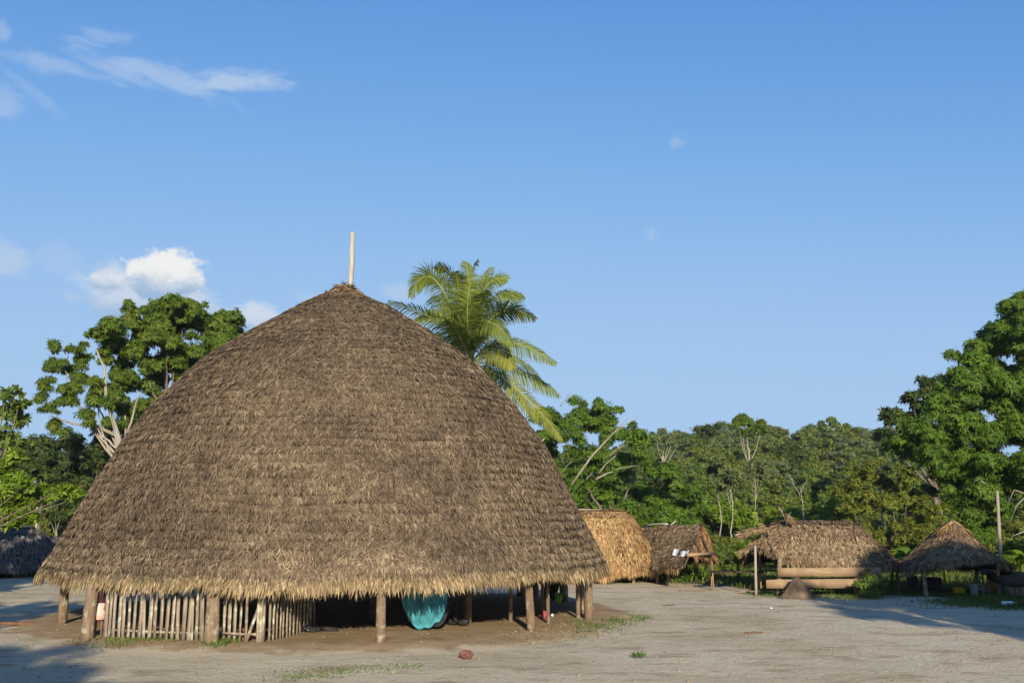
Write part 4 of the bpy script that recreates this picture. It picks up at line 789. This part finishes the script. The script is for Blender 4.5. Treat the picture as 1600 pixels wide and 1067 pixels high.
# ------------------------------------------------------------------ things in and round the big house
CLOTH = material('turquoise_cloth', lambda q: (q.ramp(q.noise(5, 4, geo(q)), [(.3, (.035, .22, .29)), (.7, (.10, .40, .48))]), (q.noise(14, 4, geo(q)), .5, .03)), .8, .2)
def hang(name, label, xc, yc, wd, ztop, zbot, m, cat, bag=.25, seed=1, fold=.06, parent=None):
    """cloth slung in a U between two points"""
    n, k = 40, 26; u = np.linspace(-1, 1, n); V = []; r2 = np.random.default_rng(seed)
    for j in range(k):
        s = j/(k-1)
        for q in range(n):
            e = abs(u[q]); wid = wd/2*(1-.14*s**2.); drop = (ztop-zbot)*(s*(1-.42*e**3.2))
            f_ = fold*math.sin(u[q]*11*(1-s*.5)+seed+s*3)+fold*.8*(vnoise(u[q]*6+seed, s*7, seed)-.5)*2
            drop *= 1+.06*(vnoise(u[q]*4+seed*2, 0, seed)-.5)*2
            V.append((xc+u[q]*wid, yc-bag*math.sin(pi*min(s*1.05, 1))*(1-e**2)*.8+f_, ztop-drop+.02*(vnoise(u[q]*9, s*2, 3)-.5)))
    q = (np.arange(k-1)[:, None]*n+np.arange(n-1)[None]).ravel()
    o = mesh(name, V, [np.stack([q, q+1, q+n+1, q+n], 1)], m, parent, None, True); sd = o.modifiers.new('t', 'SOLIDIFY'); sd.thickness = .015
    return tag(o, label, cat)
pc = at(663, 950, 29.6)
hm = hang('hammock', 'turquoise cloth hammock slung low under the eave', pc[0], pc[1]+.1, 1.42, 1.62, .24, CLOTH, 'hammock', .4, 3)
hang('cloth', 'dark sheet hanging behind the turquoise hammock, reaching just below it', pc[0]+.05, pc[1]+.3, 1.5, 1.3, .2, flat('dark_sheet', (.02, .025, .03), .85), 'cloth', .25, 5)  # plain dark sheet behind the hammock, slightly wider and lower
pc = at(503, 930, 31.5); hang('cloth', 'red-brown cloth hanging inside beside the end of the slat wall', pc[0], pc[1], .46, 1.75, .85, flat('red_brown_cloth', (.10, .025, .018), .9), 'cloth', .1, 7)
pc = at(534, 930, 33); hang('cloth', 'small pale blue cloth hanging in the dark doorway', pc[0], pc[1], .16, 1.7, 1.05, flat('pale_blue_cloth', (.35, .42, .52), .9), 'cloth', .05, 9)
pc = at(864, 930, 34.5); hang('cloth', 'dark slung cloth with a green tip between the right hand posts', pc[0]-.1, pc[1], .75, 1.9, .62, flat('dark_green_cloth', (.012, .02, .012), .9), 'cloth', .12, 11)
pc = at(873, 942, 34.3); hang('cloth', 'bright green cloth end hanging between the right hand posts', pc[0], pc[1]-.05, .26, .86, .55, flat('bright_green_cloth', (.18, .40, .04), .8), 'cloth', .1, 13)
def blob(name, label, c, size, m, cat, seed=1, amp=.28, fr=2.2, cut=True, rz=0., smooth=True, kk=28):
    th = np.linspace(0, pi, kk//2); ph = np.linspace(0, 2*pi, kk, endpoint=False); T, P_ = np.meshgrid(th, ph, indexing='ij')
    d = np.stack([np.sin(T)*np.cos(P_), np.sin(T)*np.sin(P_), np.cos(T)], -1)
    r = 1+amp*2*(fbm(d[..., 0]*fr+seed*3.1, d[..., 1]*fr+d[..., 2]*fr*1.3+seed, 4, seed)-.47); V = (d*r[..., None]).reshape(-1, 3)*np.array(size)/2
    R = np.array([[cos(rz), sin(rz), 0], [-sin(rz), cos(rz), 0], [0, 0, 1]]); V = V@R+np.array(c)+[0, 0, size[2]/2]
    n = kk; q = (np.arange(kk//2-1)[:, None]*n+np.arange(n)[None]).ravel(); q2 = (np.arange(kk//2-1)[:, None]*n+(np.arange(n)[None]+1) % n).ravel()
    o = mesh(name, V, [np.stack([q, q+n, q2+n, q2], 1)], m, None, None, smooth); return tag(o, label, cat)
BLK = material('black_plastic', lambda q: ((.012, .012, .014, 1), (q.noise(16, 5, geo(q), .7), 1., .05)), .22, .6)
g = gnd(484, 988, .13); blob('plastic_bag', 'crumpled shiny black plastic bag at the foot of the slat wall end', g+[0, .1, -.02], (.62, .36, .22), BLK, 'bag', 3, .5, 2.6)
g = gnd(512, 987, .13); blob('cloth_bundle', 'dark flattened bundle lying right of the crumpled black bag', g+[0, .1, -.02], (.55, .3, .17), flat('sooty_cloth', (.03, .022, .025), .8), 'bundle', 5, .5, 2.2)
g = gnd(708, 977, .13); blob('plastic_bag', 'round black plastic bag between the turquoise hammock and the inner post', g, (.34, .34, .30), BLK, 'bag', 7, .4, 2.4)
g = gnd(723, 978, .13); blob('plastic_bag', 'smaller black bag touching the foot of the inner post', g, (.36, .3, .24), BLK, 'bag', 9, .4, 2.4)
g = gnd(728, 1029, 0); blob('stone', 'dark red lump of stone lying alone on the sand in front of the big house', g+[0, .1, -.03], (.34, .28, .23), material('dark_red_stone', lambda q: (q.ramp(q.noise(9, 5, geo(q)), [(.3, (.07, .03, .022)), (.7, (.25, .12, .09))]), (q.noise(20, 4, geo(q)), .8, .04)), .9, .1), 'stone', 4, .4, 2.0, smooth=False, kk=20)
g = gnd(851, 966, .13); blob('cloth_bundle', 'red cloth bundle on the floor between the right hand posts', g, (.2, .2, .24), flat('red_cloth', (.30, .06, .07), .85), 'bundle', 12, .4)
g = gnd(863, 963, .13); blob('ball', 'small white ball on the floor beside the red bundle', g, (.10, .10, .10), flat('white_plastic', (.7, .7, .68), .4), 'ball', 2, .02)
g = gnd(260, 1013, 0); mb = MB(); mb.box((g[0], g[1]+.2, .06), (1.55, .10, .20), -.03, None, .02); tag(mb.build('board', M['redwood']), 'reddish board edging the clay floor below the left slats', 'board')
g = gnd(0, 984, 0); g2 = gnd(128, 975, .02); mb = MB(); mb.tube(curve(g-[3, .5, -.05], g2+[0, 0, .06], 0, 8, .012), .055, 7, True, .08); tag(mb.build('log', M['redwood'], None, True), 'thin pole lying on the ground left of the big house', 'pole')
for q, (px, py) in enumerate([(382, 997), (390, 999), (397, 1001), (385, 992), (393, 994), (389, 988), (379, 1000)]):
    p = gnd(px, 1003, .13)+[0, .35+.05*(q % 3), 0]; mb = MB(); z = .08+.11*(q//3)+(.05 if q == 5 else 0); mb.tube([[p[0]-.2, p[1], z+.1], [p[0]+.22, p[1]+.12, z+.12]], .05, 7, True, .08); tag(mb.build('firewood', M['redwood'], None, True), ['bottom', 'bottom', 'bottom', 'middle', 'middle', 'middle', 'top'][q]+'-layer split of firewood behind the leaning slat, '+['left', 'centre', 'right', 'left', 'centre', 'right', 'single'][q]+' one', 'firewood', 'firewood stacked behind the slats')
g = gnd(132, 1003, 0); mb = MB(); n = 60; mb.kites(np.stack([g[0]+rng.normal(size=n)*.3, g[1]+.3+rng.normal(size=n)*.18, np.full(n, .05)+rng.random(n)*.05], 1), rng.normal(size=(n, 3))*[1, 1, .3], np.tile([0, 0, 1.], (n, 1)), .16, .06); tag(mb.build('fallen_leaves', M['gold']), 'scatter of orange dry leaves by the foot of the left thick post', 'leaves', kind='stuff')

# containers
def bucket(name, label, c, r, h, m, rim=1.12, cat='bucket', handle=True):
    root = empty(name, c, label, cat); k = 18; rows = [(0.001, 0), (r*.8, 0), (r, h), (r*rim*.98, h), (r*rim*.98, h-.02), (r*.95, h-.02), (r*.78, .02), (.001, .02)]
    V = [(a*cos(2*pi*q/k), a*sin(2*pi*q/k), z) for a, z in rows for q in range(k)]
    Q = [[j*k+q, j*k+(q+1) % k, (j+1)*k+(q+1) % k, (j+1)*k+q] for j in range(len(rows)-1) for q in range(k)]
    mesh('body', V, [Q], m, root, None, True)
    if handle: mb = MB(); a = np.linspace(0, pi, 10); mb.tube(np.stack([r*1.05*np.cos(a), -.5*r*np.sin(a), h-.02-.02*np.sin(a)], 1), .006, 5); mb.build('handle', M['darkwood'], root)
    return root
def jerrycan(label, c, w_, d, h, m, name='jerrycan', cat='jerrycan'):
    root = empty(name, c, label, cat); bm_ = MB(); bm_.box((0, 0, h*.42), (w_, d, h*.84)); bm_.box((-.1*w_, 0, h*.9), (w_*.55, d*.6, h*.10)); o = bm_.build('body', m, root); bv = o.modifiers.new('b', 'BEVEL'); bv.width = w_*.1; bv.segments = 3
    c_ = MB(); c_.tube([[w_*.32, 0, h*.83], [w_*.32, 0, h*.97]], w_*.1, 10); c_.build('cap', m, root); return root
YEL = flat('yellow_plastic', (.62, .42, .02), .45, .4, .05); WHT = flat('white_plastic_worn', (.62, .66, .66), .5, .4, .05)
def gg(x, y): p = gnd(x, y); p[2] = float(gz(p[0], p[1])); return p
jerrycan('yellow jerrycan standing between the golden hut and the ferny patch', gg(1031, 908), .33, .3, .26, YEL)
bucket('bucket', 'pale bucket half hidden at the eave corner of the big roof', gg(957, 909), .22, .5, WHT)
bucket('basin', 'grey upturned basin beside the pale bucket', gg(966, 909), .26, .18, flat('grey_plastic', (.25, .27, .27)), cat='basin', handle=False)
jerrycan('yellow tub in the dark small peaked hut', gg(1498, 929), .42, .35, .30, YEL, 'tub', 'tub')
bucket('bucket', 'tall white bucket in front of the small peaked hut', gg(1523, 932), .19, .42, WHT)
bucket('bucket', 'small white bucket right of the tall white one', gg(1536, 930), .13, .24, WHT)
jerrycan('blue-white container on the ground under the bench of the peaked hut', gg(1543, 928), .2, .2, .34, flat('pale_blue_plastic', (.3, .38, .5)))
p = gg(1578, 948); mb = MB(); mb.tube([p+[-.3, 0, .08], p+[-.28, 0, .08], p+[.16, .05, .08], p+[.22, .05, .08], p+[.3, .06, .08]], [.05, .08, .08, .035, .035], 12); tag(mb.build('bottle', WHT, None, True), 'white plastic bottle lying in the grass at the lower right', 'bottle')
# white dog curled in front of the golden hut
def dog(c, s=.9):
    root = empty('dog', c, 'small white dog sitting under the eave of the golden hut', 'dog')
    jn = [((.0, 0, .16), .11), ((-.02, -.04, .28), .10), ((-.03, -.10, .38), .075), ((-.03, -.15, .46), .05), ((-.03, -.19, .50), .055), ((-.04, -.27, .47), .025),
          ((-.08, -.14, .22), .035), ((-.08, -.15, .02), .022), ((.04, -.14, .22), .035), ((.04, -.15, .02), .022), ((.08, .05, .10), .07), ((.10, -.08, .04), .03), ((-.08, .06, .10), .07), ((-.10, -.07, .04), .03),
          ((.02, .12, .06), .025), ((.1, .22, .03), .014), ((-.065, -.17, .56), .012), ((.01, -.17, .56), .012)]
    ed = [(0, 1), (1, 2), (2, 3), (3, 4), (4, 5), (2, 6), (6, 7), (2, 8), (8, 9), (0, 10), (10, 11), (0, 12), (12, 13), (0, 14), (14, 15), (4, 16), (4, 17)]
    me = bpy.data.meshes.new('body'); me.from_pydata([tuple(np.array(p_)*s) for p_, _ in jn], ed, []); me.materials.append(flat('white_fur', (.62, .58, .52), .9, .1)); o = bpy.data.objects.new('body', me); C.objects.link(o); o.parent = root
    md = o.modifiers.new('s', 'SKIN'); md.use_smooth_shade = True
    for v, (_, r) in zip(me.skin_vertices[0].data, jn): v.radius = (r*s, r*s)
    me.skin_vertices[0].data[0].use_root = True; sb = o.modifiers.new('u', 'SUBSURF'); sb.levels = sb.render_levels = 2
    e = MB(); e.box((-.04*s, -.295*s, .475*s), (.02, .012, .015)); e.build('nose', HAIR, root)
    return root
dog(gg(987, 909))
# earth mound, table and benches
g = at(1256, 931, 41.9); g[2] = float(gz(g[0], g[1])); th = np.linspace(0, 2*pi, 40, endpoint=False); rr_ = np.linspace(0.001, 1, 16)
V = [(g[0]-.1+.85*r*cos(a)*(1+.1*sin(a*3)), g[1]+.45+.55*r*sin(a), g[2]-.03+.80*(.5+.5*cos(pi*min(r*1.02, 1)))**.85*(1+.25*(vnoise(a*2, r*5)-.5))+.05*vnoise(a*4+3, r*9)*(1-r)) for r in rr_ for a in th]
Q = [[j*40+q, j*40+(q+1) % 40, (j+1)*40+(q+1) % 40, (j+1)*40+q] for j in range(15) for q in range(40)]
tag(mesh('earth_mound', V, [Q], material('dug_earth', lambda q: (q.ramp(q.noise(4, 5, geo(q), .65), [(.3, (.10, .07, .045)), (.7, (.21, .155, .105))]), (q.noise(14, 5, geo(q), .7), .9, .06))), None, None, True), 'brown heap of earth in front of the planks of the long shelter', 'mound')
def table(label, x0, x1, Y, ztop, dep, m, legs=4, th=.05, name='table', cat='table'):
    xa, xb = at(x0, 800, Y)[0], at(x1, 800, Y)[0]; root = empty(name, ((xa+xb)/2, Y, float(gz((xa+xb)/2, Y))), label, cat); mb = MB(); mb.box(((xa+xb)/2, Y+dep/2, ztop), (xb-xa, dep, th), 0, None, .006); mb.build('tabletop', m, root)
    for x in (xa+.1, xb-.1):
        for y in (Y+.08, Y+dep-.08): t = MB(); t.tube([[x, y, -.1], [x+rng.normal()*.02, y, ztop-th/2]], .035, 7); t.build('leg', M['plank'], root)
    rebase(root); return root
table('long dark bench of boards on thin legs left of the long shelter', 1108, 1188, 46.5, .82, .7, M['darkwood'])
table('dark bench loaded with pots inside the left of the long shelter', 1190, 1222, 47.0, .85, .7, M['darkwood'])
table('wooden shelf table at the right side of the peaked hut', 1532, 1562, 43.4, .9, .6, M['redwood'])
p = at(1544, 893, 43.6); b_ = bucket('basin', 'grey metal basin standing on the shelf table of the peaked hut', (p[0], 43.7, .93), .32, .2, flat('dull_metal', (.22, .22, .22), .4, .6), cat='basin', handle=False)
p = gg(1462, 925); mb = MB(); mb.box((p[0], p[1]+.4, p[2]+.28), (.75, .5, .56), .1, None, .01); tag(mb.build('box', flat('purple_grey_crate', (.06, .035, .06), .8)), 'dark purplish box at the left front of the peaked hut', 'box')
p = gg(1455, 924); blob('sack', 'dull brown sack behind the purplish box', p+[-.6, .6, 0], (.5, .4, .6), flat('sack_cloth', (.10, .06, .04), .9), 'sack', 15, .2)
p = at(1548, 910, 44.4); blob('cloth_bundle', 'yellow and orange cloth bundle under the shelf table', [p[0], 44.2, .15], (.6, .3, .5), flat('yellow_cloth', (.45, .30, .03), .9), 'bundle', 16, .3)
# low shed at the right edge
xa = at(1572, 900, 42)[0]; sh = empty('low_shed', (xa+1, 42, .05), 'low grey board shed with a dark flat roof, cut by the right edge', 'shed')
mb = MB(); mb.box((xa+1.0, 42.6, .78), (2.3, 1.6, .30), 0, np.array([[1, 0, .0], [0, 1, .12], [0, -.12, 1]]), .02); mb.build('roof', M['darkwood'], sh)
for q in range(8): mb = MB(); mb.box((xa+.15+q*.25, 42, .32), (.22, .03, .66), 0, None, .006); mb.build('board', M['post'], sh)
rebase(sh)
# poles
p = gnd(1566, 926); mb = MB(); q_ = at(1558, 766, p[1]-.1); mb.tube([p-[0, 0, .2], p*.6+q_*.4, q_], [.085, .08, .065], 9, True, .03); tag(mb.build('pole', M['palepost'], None, True), 'tall bare pole standing in front of the right side of the peaked hut', 'pole')
p = at(57, 836, 62); p[2] = float(gz(p[0], 62)); mb = MB(); mb.tube([p, at(58, 790, 62)], [.06, .05], 7); tag(mb.build('pole', M['pale'], None, True), 'thin pale pole above the dark peaked thatch at far left', 'pole')
cl = pxclumps([(80, 806, 6), (88, 804, 7), (96, 807, 5)], 68, .3); tree('small_tree', 'tiny flat-topped tree with pale forked trunk beside the left slope of the big roof', 'tree', gpt(88, 68), at(88, 828, 68), cl, M['dark'], M['whitebark'], .07, 60, 5, .3, .1, .3, .5)
cl = pxclumps([(1358, 905, 13), (1368, 918, 12), (1352, 920, 11), (1374, 905, 8), (1345, 912, 8), (1362, 925, 10)], 42.4, .3); tree('bush', 'dark green leafy bush in front of the right end of the long shelter', 'bush', gg(1362, 932), at(1362, 922, 42.4), cl, M['mid'], M['bark'], .04, 110, 5, .15, .06, .2)
# broad banana-like plants behind the shelters
def banana(x, Y, h, lab, n=9):
    X = at(x, 800, Y)[0]; z0 = float(gz(X, Y)); root = empty('banana_plant', (X, Y, z0), lab, 'banana plant', 'banana plants behind the shelters')
    t = MB(); t.tube([[X, Y, z0-.1], [X, Y, z0+h*.55]], [.11, .07], 8); t.build('stem', M['olive'], root, True)
    for k in range(n):
        a = rng.random()*2*pi; L = h*.75; el = rng.uniform(.5, 1.25); tt = np.linspace(0, 1, 8); rx = L*(tt*cos(el)*.9); rz_ = L*(tt*sin(el)-.55*tt**2.2); wd = .26*np.sin(pi*np.clip(tt*.9+.08, 0, 1))**.6
        c = np.stack([X+rx*cos(a), Y+rx*sin(a), z0+h*.5+rz_], 1); s_ = np.array([-sin(a), cos(a), 0]); V = np.concatenate([c-s_*wd[:, None]-[0, 0, .04], c, c+s_*wd[:, None]-[0, 0, .04]]); q = np.arange(7)
        o = mesh('leaf', V, [np.concatenate([np.stack([q, q+1, q+9, q+8], 1), np.stack([q+8, q+9, q+17, q+16], 1)])], M['bright'], root, {'rnd': np.full(24, rng.random()*.7)}, True)
    rebase(root)
for x, Y, h, lab in ((1388, 48.5, 2.1, 'banana plant behind the gap between the long shelter and the peaked hut, nearest the shelter'), (1412, 49, 2.3, 'banana plant in the middle of the gap beside the peaked hut'), (1436, 49.5, 2.0, 'banana plant close behind the left eave of the peaked hut'), (1470, 50, 2.0, 'banana plant seen through the dark peaked hut'), (1530, 50, 2.1, 'banana plant behind the shelf table of the peaked hut'), (1150, 51, 1.9, 'banana plant behind the long dark bench'), (1590, 48, 2.2, 'banana plant behind the low shed')): banana(x, Y, h, lab)

# ------------------------------------------------------------------ grass, tufts, litter
def tufts(name, P, L, W, m, label, spread=.5, cat='grass'):
    n = len(P); d = rng.normal(size=(n, 3))*spread; d[:, 2] = 1; mb = MB(); mb.kites(P, d, rng.normal(size=(n, 3))*[1, 1, .1], L*(.5+.8*rng.random(n)), W*(.6+.7*rng.random(n)), .1, .25); return tag(mb.build(name, m), label, cat, kind='stuff')
def scat(n, x0, x1, y0, y1, thr=.35, hi=1.1):
    x = rng.uniform(x0, x1, n*3); y = rng.uniform(y0, y1, n*3); v = veg(x, y); k = (v > thr*rng.uniform(.3, hi, n*3)+.1) & (np.hypot(x-CX, y-CY) > 11.2) & ~((x > 10.2) & (x < 22) & (y > 41.6) & (y < 46.6)); x, y = x[k][:n], y[k][:n]; return np.stack([x, y, gz(x, y)-.01], 1)
tufts('grass', scat(45000, -34, 34, 34, 70), .28, .035, M['grass'], 'rough green grass along the edge of the square')
x = rng.uniform(10.2, 22, 5000); y = rng.uniform(41.6, 46.6, 5000); k = veg(x, y) > .3; tufts('grass', np.stack([x[k], y[k], gz(x[k], y[k])-.01], 1), .09, .025, M['grass'], 'short trodden grass under and around the two right hand shelters')
tufts('dry_grass', scat(9000, -34, 34, 34, 64), .24, .03, M['drygrass'], 'dry grass mixed into the green at the edge of the square')
def patch_px(pts, n, L, W, m, lab, spread=.6):
    P = []
    for x, y, rx, ry, wt in pts:
        k = int(n*wt); px = x+rng.normal(size=k)*rx*.5; py = y+rng.normal(size=k)*ry*.5
        g0 = np.array([gnd(a, c, .0) for a, c in zip(px, py)]); g0[:, 2] = np.maximum(gz(g0[:, 0], g0[:, 1]), np.where(np.hypot(g0[:, 0]-CX, g0[:, 1]-CY) < 10.6, padz(g0[:, 0], g0[:, 1]), -9)); P.append(g0)
    return tufts('grass', np.concatenate(P), L, W, m, lab, spread)
patch_px([(1040, 897, 20, 10, .3), (1065, 898, 26, 10, .5), (1085, 903, 12, 8, .2)], 2600, .55, .05, M['bright'], 'bright ferny patch at the foot of the gabled hut', .5)
patch_px([(340, 1013, 26, 5, 1)], 260, .13, .025, M['grass'], 'small green weed patch below the middle thick post')
patch_px([(185, 1008, 60, 8, .6), (235, 1006, 50, 6, .4)], 700, .09, .022, M['grass'], 'dull grass at the foot of the left slats')
patch_px([(470, 1056, 70, 7, .4), (540, 1048, 80, 7, .4), (630, 1042, 50, 5, .2)], 900, .055, .02, M['grass'], 'creeping grass on the sand in the foreground', 1.6)
patch_px([(925, 982, 50, 12, .45), (965, 972, 30, 6, .3), (1000, 966, 20, 5, .25)], 900, .10, .022, M['grass'], 'patchy grass at the right rim of the clay floor', .9)
patch_px([(890, 990, 60, 14, .6), (840, 1000, 60, 8, .4)], 700, .09, .016, M['drygrass'], 'dry stubble at the right rim of the clay floor', .8)
patch_px([(998, 1027, 9, 3, 1)], 70, .15, .02, M['grass'], 'lone grass tuft on the open sand')
patch_px([(1520, 943, 70, 7, .5), (1575, 947, 40, 7, .3), (1590, 935, 40, 10, .2)], 3600, .16, .028, M['grass'], 'grass in front of the small peaked hut', .7)
patch_px([(1240, 930, 60, 5, .4), (1330, 934, 60, 5, .35), (1200, 928, 30, 4, .25)], 1500, .16, .025, M['grass'], 'weeds along the foot of the long shelter', .7)
# sticks and litter on the sand
for x, y, ln, a, lab in ((1177, 989, .55, .1, 'reddish stick on the sand right of centre'), (1082, 923, 1.3, .05, 'long brown stick far out on the sand'), (1205, 927, 3.2, -.03, 'pale pole lying at the foot of the long shelter'), (1045, 946, .5, .4, 'short dark stick on the sand beyond the round house')):
    p = gg(x, y)+[0, 0, .025]; mb = MB(); d = np.array([cos(a), sin(a), 0])*ln/2; mb.tube(curve(p-d, p+d, 0, 5, .03), .02 if ln < 3 else .035, 5); tag(mb.build('stick', M['plank' if ln > 3 else 'redwood']), lab, 'stick')
mb = MB(); n = 900; x = rng.uniform(-15, 20, n); y = 20+25*rng.random(n)**1.2; k = (veg(x, y) < .1); x, y = x[k], y[k]; z = np.maximum(gz(x, y), np.where(np.hypot(x-CX, y-CY) < 11, padz(x, y), -9))
d = rng.normal(size=(len(x), 3))*[1, 1, .15]; mb.kites(np.stack([x, y, z+.012], 1), d, np.tile([0, 0, 1.], (len(x), 1))+rng.normal(size=(len(x), 3))*.3, .10*(.4+rng.random(len(x))), .03, .1, .1)
tag(mb.build('leaf_litter', M['cap']), 'dry leaves and twigs scattered on the sand', 'litter', kind='stuff')
mb = MB(); n = 700; x = rng.uniform(-15, 20, n); y = 20+25*rng.random(n)**1.2; k = (veg(x, y) < .1); x, y = x[k], y[k]; z = np.maximum(gz(x, y), np.where(np.hypot(x-CX, y-CY) < 11, padz(x, y), -9))
for a, b2, c in zip(x, y, z): mb.box((a, b2, c+.005), tuple(rng.uniform(.015, .05, 3)), rng.random()*3, None, .004)
tag(mb.build('pebbles', flat('pebble_stone', (.30, .25, .19), .9, .1, .3)), 'small pebbles strewn over the sand', 'pebbles', kind='stuff')
p = gg(1205, 951); blob('scrap', 'tiny white scrap on the sand in front of the long shelter', p, (.12, .1, .05), M['whitecloth'], 'scrap', 3, .3, kk=10)
p = gg(62, 1000)-[0, 0, 0]; p = gnd(62, 993, .0); blob('scrap', 'tiny white scrap on the ground left of the round house', p, (.06, .06, .04), M['whitecloth'], 'scrap', 4, .3, kk=10)

# ------------------------------------------------------------------ thin haze of the humid air
hb = MB(); hb.box((0, 190, 24.5), (900, 700, 55)); hz = hb.build('haze', None); hm_ = bpy.data.materials.new('haze_air'); hm_.use_nodes = True; hm_.node_tree.nodes.clear(); q = NB(hm_.node_tree)
o_ = q.n('ShaderNodeOutputMaterial'); hm_.node_tree.links.new(q.n('ShaderNodeVolumePrincipled', {'Color': (.80, .88, 1, 1), 'Density': .00013, 'Anisotropy': .0}).outputs[0], o_.inputs['Volume']); hz.data.materials.append(hm_)
tag(hz, 'thin haze over the village and the woods', 'haze', kind='stuff')
